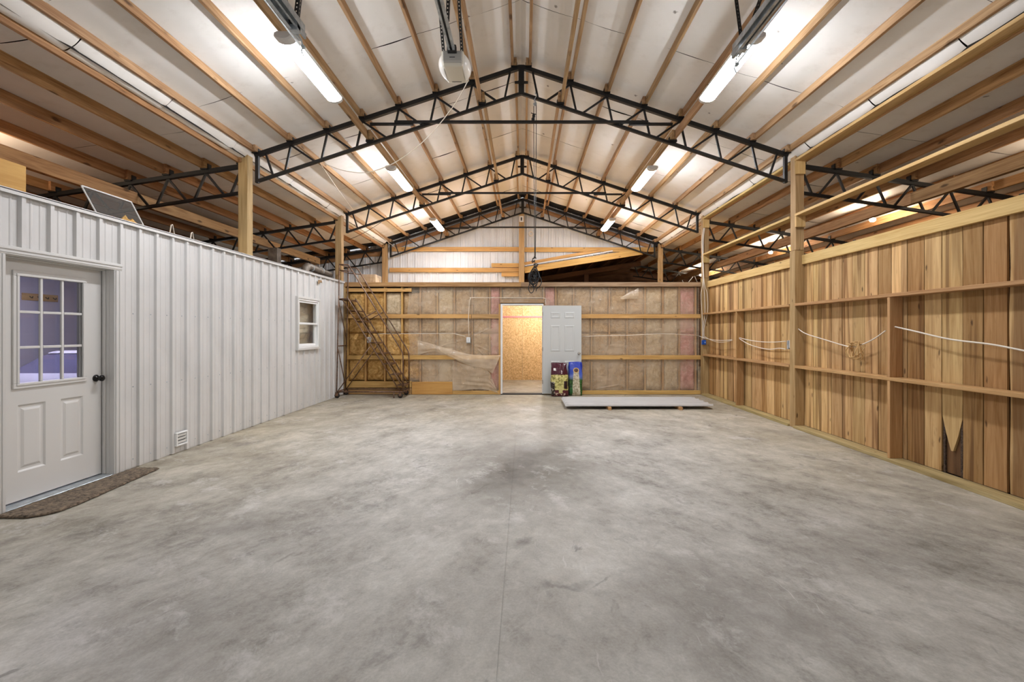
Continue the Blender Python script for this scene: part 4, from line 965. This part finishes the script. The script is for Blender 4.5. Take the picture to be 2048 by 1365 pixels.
# ------------------------------------------------------------------ bags by the open door
def bagmat(name, kind):
    t = NT(name); co = t.obj(); sp = t.n('ShaderNodeSeparateXYZ', {0: co}); x, z = sp.outputs[0], sp.outputs[2]
    nz = t.noise(co, 9, 4, .6); n2 = t.noise(co, 22, 3, .6)
    zz = t.math('ADD', z, t.math('MULTIPLY', t.math('SUBTRACT', nz, .5), .05))
    band = lambda v, a, b, e=.006: t.math('MULTIPLY', t.map(v, a-e, a+e), t.map(v, b-e, b+e, 1, 0))
    rect = lambda x0, x1, z0, z1: t.math('MULTIPLY', band(x, x0, x1), band(zz, z0, z1))
    if kind == 0:
        c = t.mix(t.map(zz, .10, .112), t.ramp(n2, [(.35, (120,112,62)), (.5, (196,188,110)), (.65, (226,216,150))]), lin((72,24,38)))
        c = t.mix(t.map(zz, -.235, -.222, 1, 0), c, lin((86,34,40)))
        c = t.mix(t.math('MULTIPLY', band(zz, -.34, -.05), t.map(x, -.12, -.105, 1, 0)), c, t.ramp(n2, [(.45, (40,34,34)), (.6, (206,196,176))], 'CONSTANT'))
        c = t.mix(rect(-.135, -.085, .20, .25), c, lin((232,226,222)))
        c = t.mix(rect(.03, .055, .13, .22), c, t.ramp(n2, [(.42, (72,24,38)), (.5, (222,200,200))], 'CONSTANT'))
        c = t.mix(rect(.09, .17, -.20, -.03), c, lin((44,22,24)))
        c = t.mix(rect(-.02, .06, -.30, -.16), c, lin((206,196,128)))
        c = t.mix(t.math('MULTIPLY', rect(-.15, .12, -.345, -.29), t.map(n2, .5, .54)), c, lin((214,190,170)))
    else:
        c = t.mix(t.map(zz, -.03, .05), t.ramp(n2, [(.35, (22,52,22)), (.6, (62,112,52))]), t.ramp(t.math('ADD', t.math('MULTIPLY', zz, 1.6), t.math('MULTIPLY', nz, .35)), [(.12, (150,162,214)), (.36, (62,92,196)), (.62, (26,56,170))]))
        wx = t.math('ABSOLUTE', t.math('SUBTRACT', x, .02)); wid = t.math('ADD', .055, t.math('MULTIPLY', t.map(z, .24, -.36), .04))
        tower = t.math('MULTIPLY', t.math('LESS_THAN', wx, wid), t.map(zz, .20, .19))
        c = t.mix(tower, c, t.ramp(n2, [(.35, (156,142,108)), (.6, (222,214,190))]))
        d = t.n('ShaderNodeVectorMath', {0: t.vm('MULTIPLY', t.vm('SUBTRACT', co, (.02, 0, .19)), (1, 0, 1.2))}, operation='LENGTH').outputs['Value']
        c = t.mix(t.map(d, .062, .07, 1, 0), c, lin((214,170,96))); c = t.mix(t.map(d, .044, .05, 1, 0), c, lin((66,30,14)))
        c = t.mix(rect(-.14, -.06, -.33, -.22), c, lin((40,96,44)))
        c = t.mix(t.math('MULTIPLY', t.map(x, -.125, -.135), t.map(z, -.4, .3, 1, .3)), c, lin((40,26,40)))
    t.base(c); t.p(Roughness=.22); t.bump(t.noise(co, 14, 3, .6, .8), .5, .02); return t.m
def bag(name, x, y, w, d, h, kind, label, lean=.05):
    t = bm_new(); sd = 3+kind*7
    nu, nv = 36, 30
    def fn(u, v):
        a = 2*math.pi*u; k = 1-.85*max(0, (v-.72)/.28)**1.5; k *= min(1, (.55+v*6))
        sx, sy = abs(math.cos(a))**.55*math.copysign(1, math.cos(a)), abs(math.sin(a))**.7*math.copysign(1, math.sin(a))
        wt = 1-.06*v-.05*max(0, v-.7)/.3
        j = noise.noise((math.cos(a)*2+sd, math.sin(a)*2, v*4))*.02+noise.noise((math.cos(a)*6, math.sin(a)*6+sd, v*9))*.008
        return Vector((x+(w/2*wt+j)*sx+.025*v*(1 if kind else -1)*.6, y+lean*v*v+(d/2*k+j*.7)*sy, h*v+(.02*noise.noise((math.cos(a)*2, sd, 4)) if v > .98 else 0)+.004))
    vsx = b_grid(t, fn, nu, nv); t.faces.new([vsx[i][nv] for i in range(nu)]); t.faces.new([vsx[i][0] for i in reversed(range(nu))])
    bmesh.ops.remove_doubles(t, verts=t.verts, dist=1e-4); bmesh.ops.recalc_face_normals(t, faces=t.faces)
    o = finish(t, name, bagmat(name+'_print', kind)); tag(o, label, 'bag'); return o
bag('feed_bag', at(1119.5, 790, 10.14).x, 10.14, .385, .15, .74, 0, 'maroon and yellow plastic feed bag leaning on the open door')
bag('seed_bag', at(1149.8, 790, 10.26).x, 10.275, .325, .11, .75, 1, 'blue and green plastic seed bag with a pale tower picture')

# ------------------------------------------------------------------ stack of spare metal sheets on the floor
sx0, sx1, sy0, sy1 = .77, 3.42, 8.42, 9.35
for y, x, l in ((0, at(1219, 812, 8.38).x, 'left'), (0, at(1361, 812, 8.38).x, 'right')):
    tag(box('wood_block', x-.03, x+.03, 8.34, 9.4, 0, .055, M_['girt']), 'wood block under the %s part of the spare metal sheets' % l, 'block', 'wood blocks under metal sheets')
for k in range(4):
    dx, dy = (.0, .035, .06, .02)[k], (0, .012, -.008, .006)[k]; x0, x1 = sx0+dx, sx1+dx*1.4
    o = rib_sheet('metal_sheet', (x0, sy0+dy, .0565+.0065*k), (0,1,0), (0,0,1), (1,0,0), sy1-sy0, 0, x1-x0, .03, M_['white'], None, pitch=.2286)
    tag(o, ('topmost of the white ribbed metal sheets lying on the floor', 'lowest white ribbed metal sheet of the floor stack', 'second white ribbed metal sheet up in the floor stack', 'third white ribbed metal sheet up in the floor stack')[(k+1) % 4], 'metal sheet', 'spare metal sheets')
# door mat
bm = bm_new(); random.seed(5)
def mat_top(u, v):
    y = 3.50+1.26*u; x0, x1 = XW+.035-.0*u, -3.70-.16*max(0, (u-.25))
    if u < .12: x1 -= .12*(1-u/.12)**2
    x = x0+(x1-x0)*v+.012*noise.noise((u*30, v*9, 2))*(1 if v in (0, 1) else .3)
    return Vector((x, y+.012*noise.noise((v*20, u*2, 9))*(u in (0, 1)), .016+.004*noise.noise((u*26, v*10, 1))-(.012 if v == 1 or u in (0, 1) else 0)))
g = b_grid(bm, mat_top, 90, 26)
m_ = plain('coarse_brown_mat', (112,98,82), 1.0, var=.55, nscale=38, bump=1)
o = finish(bm, 'door_mat', m_); md = o.modifiers.new('thickness', 'SOLIDIFY'); md.thickness = .008; md.offset = -1; tag(o, 'worn brown woven mat on the floor before the white door', 'mat')
# dryer vent low on the white wall
vt = empty('wall_vent', (XW, 5.43, .1)); tag(vt, 'small white louvered vent low on the white metal wall', 'vent')
va, vb, v0, v1 = 5.335, 5.515, .09, .25; xv = XW+.0
wring('vent_frame', xv, xv+.03, va, vb, v0, v1, .018, M_['plate'], vt)
box('vent_back', xv-.015, xv+.004, va+.01, vb-.01, v0+.01, v1-.01, M_['rubber'], vt, 0)
for k in range(3): beam('vent_slat', (xv+.018, va+.026, v0+.042+.038*k), (xv+.018, vb-.02, v0+.042+.038*k), .006, .034, M_['plate'], vt, up=(.35, 0, 1))

# ------------------------------------------------------------------ wiring and outlets
def plate(name, x, y, z, axis, label, w=.075, h=.118):
    t = empty(name, (x, y, z)); tag(t, label, 'outlet', 'wall outlets')
    if axis == 'y':
        box('outlet_cover', x-w/2, x+w/2, y-.012, y, z-h/2, z+h/2, M_['plate'], t, .004); box('outlet_socket', x-.017, x+.017, y-.015, y-.0121, z-.04, z+.04, M_['trimw'], t)
        box('outlet_box', x-w/2-.006, x+w/2+.006, y+.0005, y+.05, z-h/2-.02, z+h/2-.005, M_['galv'], t)
    else:
        box('outlet_cover', x-w/2, x+w/2, y-.012, y, z-h/2, z+h/2, M_['plate'], t, .004); box('outlet_socket', x-.017, x+.017, y-.015, y-.0121, z-.04, z+.04, M_['trimw'], t)
plate('wall_outlet', BX(937), YG-.015, BZ(680), 'y', 'white outlet on the plastic film left of the doorway', .085, .12); plate('wall_outlet', BX(737.5), YG+.03, BZ(679.5), 'y', 'white outlet among bare fiberglass behind the ladder')
pz = onx(1570, 688, 4.12); t_ = plate('wall_outlet', 4.115, 6.945+.06, pz.z, 'y', 'white outlet on the plank wall beside the tall near post', .07, .12)
def wire(pts, label, mat='cable', r=.0065, name='wall_cable'): return tag(tube(name, pts, r, M_[mat]), label, 'cable')
yw = YG-.012
wire(spline([at(938, 673, yw), at(937, 640, yw-.02), at(938.5, 610, yw), at(941, 598, yw), at(950, 595.8, yw), at(1050, 596.2, yw), at(1088, 596.6, yw-.01), at(1091, 602, yw), at(1091.5, 609, yw)], 6), 'white cable looping from the outlet over the doorway')
wire(sag(at(756, 668, yw), at(905, 667, yw), .004)+[at(930, 673, yw)], 'white cable stretched across insulation left of the doorway')
wire([at(1164, 673.5, yw), at(1200, 672, yw-.005), at(1260, 671, yw-.004), at(1320, 668, yw-.004), at(1350, 668.5, yw), at(1396, 672, yw)], 'white cable stretched across the plastic right of the doorway')
yp = 10.285
for k, (a, b) in enumerate(((1404, 1405), (1408, 1406.5), (1411, 1408.5))):
    wire(spline([at(1410+k, 446+k, yp), at(1404+1.5*k, 480, yp), at(1406+k, 560, yp-.01*k), at(a-2+k*3, 590, yp-.012), at(a+k*2, 625, yp-.01), at(b, 655, yp), at(b, 679, yp)], 5), ('left', 'middle', 'right')[k]+'most white cable running down the corner post to the blue box', r=.007)
bx_ = at(1407, 685, yp); t = empty('junction_box', bx_); tag(t, 'blue plastic junction box on the far right corner post', 'junction box')
box('box_body', bx_.x-.045, bx_.x+.045, yp-.045, yp+.012, bx_.z-.055, bx_.z+.05, M_['blue'], t, .008); box('box_mark', bx_.x+.012, bx_.x+.022, yp-.047, yp-.0455, bx_.z-.02, bx_.z+.012, M_['plate'], t, 0)
S = lambda px, py, X=4.10: onx(px, py, X)
wire(sag(at(1397, 672, 10.26), S(1464, 680), .05), 'upper white cable drooping between corner post and far stud'); wire(sag(at(1410, 674, 10.26), S(1464, 681), .075), 'lower white cable drooping between corner post and far stud')
wire(sag(S(1476, 675), S(1571, 683), .045), 'upper white cable drooping from the far stud to the outlet'); wire(spline([S(1476, 676), S(1500, 690), S(1535, 699), S(1558, 697), S(1571, 699)], 6), 'lower white cable drooping from the far stud to the outlet')
wire(spline([S(1595, 657), S(1612, 668), S(1650, 680), S(1690, 692), S(1708, 694), S(1728, 688), S(1750, 677), S(1771, 662)], 6), 'pale cable drooping between the tall post and the near stud', 'cable', .007)
wire(spline([S(1790, 654), S(1830, 663), S(1900, 679), S(1980, 689), S(2048, 702), S(2200, 735)], 6), 'pale cable drooping along the planks nearest the camera', 'cable', .008)
c = S(1711, 703, 4.09); random.seed(9); bm = bm_new()
for k in range(7):
    r = random.uniform(.075, .125); ph = random.uniform(0, 6); ox_, oz_ = random.uniform(-.03, .03), random.uniform(-.03, .03); tl = random.uniform(-.3, .3)
    b_tube(bm, [c+Vector((.03*math.sin(2*a+ph)-.01*k*.5, ox_+r*math.cos(a), oz_+r*1.05*math.sin(a+tl)+.0)) for a in [i*math.pi/12 for i in range(25)]], .0055, 6, cap=False)
b_tube(bm, [c+Vector((0, .16, .09)), c+Vector((-.01, .02, .08)), c+Vector((0, -.1, .09))], .006, 6)
tag(finish(bm, 'cable_coil', M_['tan_cable']), 'loose tan cable coil hanging on the near plank bay', 'cable coil')

# ------------------------------------------------------------------ things stored on top of the side room
lm = box('lumber_beam', XW-.26, XW-.10, .8, 3.84, WT+.0, WT+.26, M_['ply']); tag(lm, 'short thick timber lying on top of the wall above the door', 'beam')
sc_ = empty('window_screen', (-4.3, 4.6, 2.58)); tag(sc_, 'framed insect screen leaning on top of the white wall', 'window screen')
q = [at(161, 370, 4.42), at(252, 403, 4.85)]; ql = [at(177, 416, 4.55), at(263, 442, 4.95)]
q = [Vector((-4.30, 4.42, 2.86)), Vector((-4.30, 4.98, 2.86))]; ql = [Vector((-4.20, 4.50, 2.56)), Vector((-4.20, 5.06, 2.56))]
for a, b in ((q[0], q[1]), (ql[0], ql[1]), (q[0], ql[0]), (q[1], ql[1])): beam('screen_frame', a, b, .02, .014, M_['trimw'], sc_)
bm = bm_new(); bm.faces.new([bm.verts.new(v) for v in (q[0], q[1], ql[1], ql[0])]); finish(bm, 'screen_mesh', M_['mesh'], sc_)
bm = bm_new(); pp = Vector((-4.17, 4.80, 2.565))
b_grid(bm, lambda u, v: pp+Vector((.10*(u-.5), .34*(v-.5), .07*math.sin(math.pi*u)*math.sin(math.pi*v)*(1+.9*noise.noise((u*4, v*7, 3))))), 12, 24); tag(finish(bm, 'insulation_scrap', M_['fib_gold']), 'scrap of yellow insulation below the leaning screen', 'insulation')
t = empty('duct_elbow', (-4.4, 8.9, 2.56)); tag(t, 'grey metal duct pipe with elbow above the white wall', 'duct')
bm = bm_new(); b_tube(bm, spline([(-4.32, 8.98, 2.52), (-4.32, 8.98, 2.66), (-4.32, 9.06, 2.73), (-4.32, 9.2, 2.74), (-4.32, 10.1, 2.70)], 6), .075, 14); finish(bm, 'pipe', M_['duct'], t)
for y in (9.2, 9.65): 
    bm = bm_new(); b_tube(bm, [(-4.32, y, 2.735), (-4.32, y+.03, 2.735)], .082, 14); finish(bm, 'pipe_collar', M_['galv'], t)
t = empty('air_handler', (-5.6, 10.0, 2.54)); tag(t, 'dark metal ductwork box on top of the side room', 'duct')
box('duct_box', -6.2, -5.0, 9.3, 10.1, 2.545, 2.80, M_['duct'], t, .01); box('duct_riser', -5.35, -5.15, 9.5, 9.65, 2.80, 3.2, M_['duct'], t, .006)
for px, py, l in ((345, 478, 'left'), (385, 492, 'right')):
    p = onx(px, py, XW-.12); w_ = tube('bent_wire', [p+Vector((0, -.06, -.03)), p+Vector((0, -.02, .16)), p+Vector((0, .0, .17)), p+Vector((0, .05, -.03))], .006, M_['cable']); tag(w_, 'bent white wire sticking up behind the wall top, %s one' % l, 'wire')
t = box('bagged_insulation', -4.44, -3.98, 12.2, 12.7, 2.516, 2.98, M_['film2']); tag(t, 'plastic wrapped insulation bundle on the deck beside the ladder top', 'bundle')
bm = bm_new()
def bl(u, v): return Vector((-3.5+.44*u, 12.25+.5*v, 2.52))
b_box(bm, -4.41, -4.01, 12.23, 12.67, 2.518, 2.95, .05); finish(bm, 'insulation_core', M_['fib_pale'], t)

# things seen through the door glass
t = empty('coat_rack', (-8.48, 8.0, 2.0)); tag(t, 'wooden coat rack board with hooks seen through the door glass', 'coat rack')
box('rack_board', -8.495, -8.475, 7.69, 8.28, 1.98, 2.10, M_['pine'], t)
for k in range(4): tube('coat_hook', spline([(-8.475, 7.80+.13*k, 2.05), (-8.43, 7.80+.13*k, 2.02), (-8.42, 7.80+.13*k, 2.05)], 4), .007, M_['perf'], t, 6)
M_['carw'] = plain('white_car_paint', (226,226,232), .2); M_['carg'] = plain('dark_car_glass', (88,88,110), .1); M_['chrom2'] = plain('dark_grille', (70,70,80), .3, .5)
cx0, cx1, cy0 = -7.3, -5.75, 5.25
t = empty('white_car', (-6.5, 7, 0)); tag(t, 'old white car parked in the room behind the door glass', 'car')
def prism(name, pts, x0, x1, mat, inset=0.0, par=None):
    bm = bm_new(); a = [bm.verts.new((x0+(inset if z > .85 else 0), y, z)) for y, z in pts]; b = [bm.verts.new((x1-(inset if z > .85 else 0), y, z)) for y, z in pts]; n = len(pts)
    bm.faces.new(a); bm.faces.new(list(reversed(b)))
    for k in range(n): bm.faces.new((a[k], b[k], b[(k+1)%n], a[(k+1)%n]))
    bmesh.ops.recalc_face_normals(bm, faces=bm.faces); bmesh.ops.bevel(bm, geom=list(bm.edges), offset=.02, segments=2, affect='EDGES'); return finish(bm, name, mat, par or t)
prism('car_body', [(5.2, .3), (5.2, .72), (5.3, .82), (6.3, .87), (9.0, .88), (9.6, .8), (9.65, .3)], cx0, cx1, M_['carw'])
prism('car_cabin', [(6.25, .86), (6.75, 1.10), (6.9, 1.13), (8.1, 1.13), (8.3, 1.1), (8.9, .86)], cx0+.06, cx1-.06, M_['carg'], .12)
prism('car_roof', [(6.78, 1.115), (6.9, 1.15), (8.1, 1.15), (8.26, 1.115)], cx0+.16, cx1-.16, M_['carw'])
box('car_grille', cx0+.2, cx1-.2, 5.185, 5.2, .5, .68, M_['chrom2'], t)
for x in (cx0+.1, cx1-.22): box('headlight', x, x+.13, 5.18, 5.199, .58, .7, M_['chrome'], t)
for y in (5.95, 8.8):
    for x in (cx0+.08, cx1-.08):
        bm = bm_new(); b_lathe(bm, [(.2, -.09), (.3, -.08), (.31, 0), (.3, .08), (.2, .09)], T((x, y, .31)) @ Matrix.Rotation(math.pi/2, 4, 'Y'), 24); finish(bm, 'wheel', M_['rubber'], t)
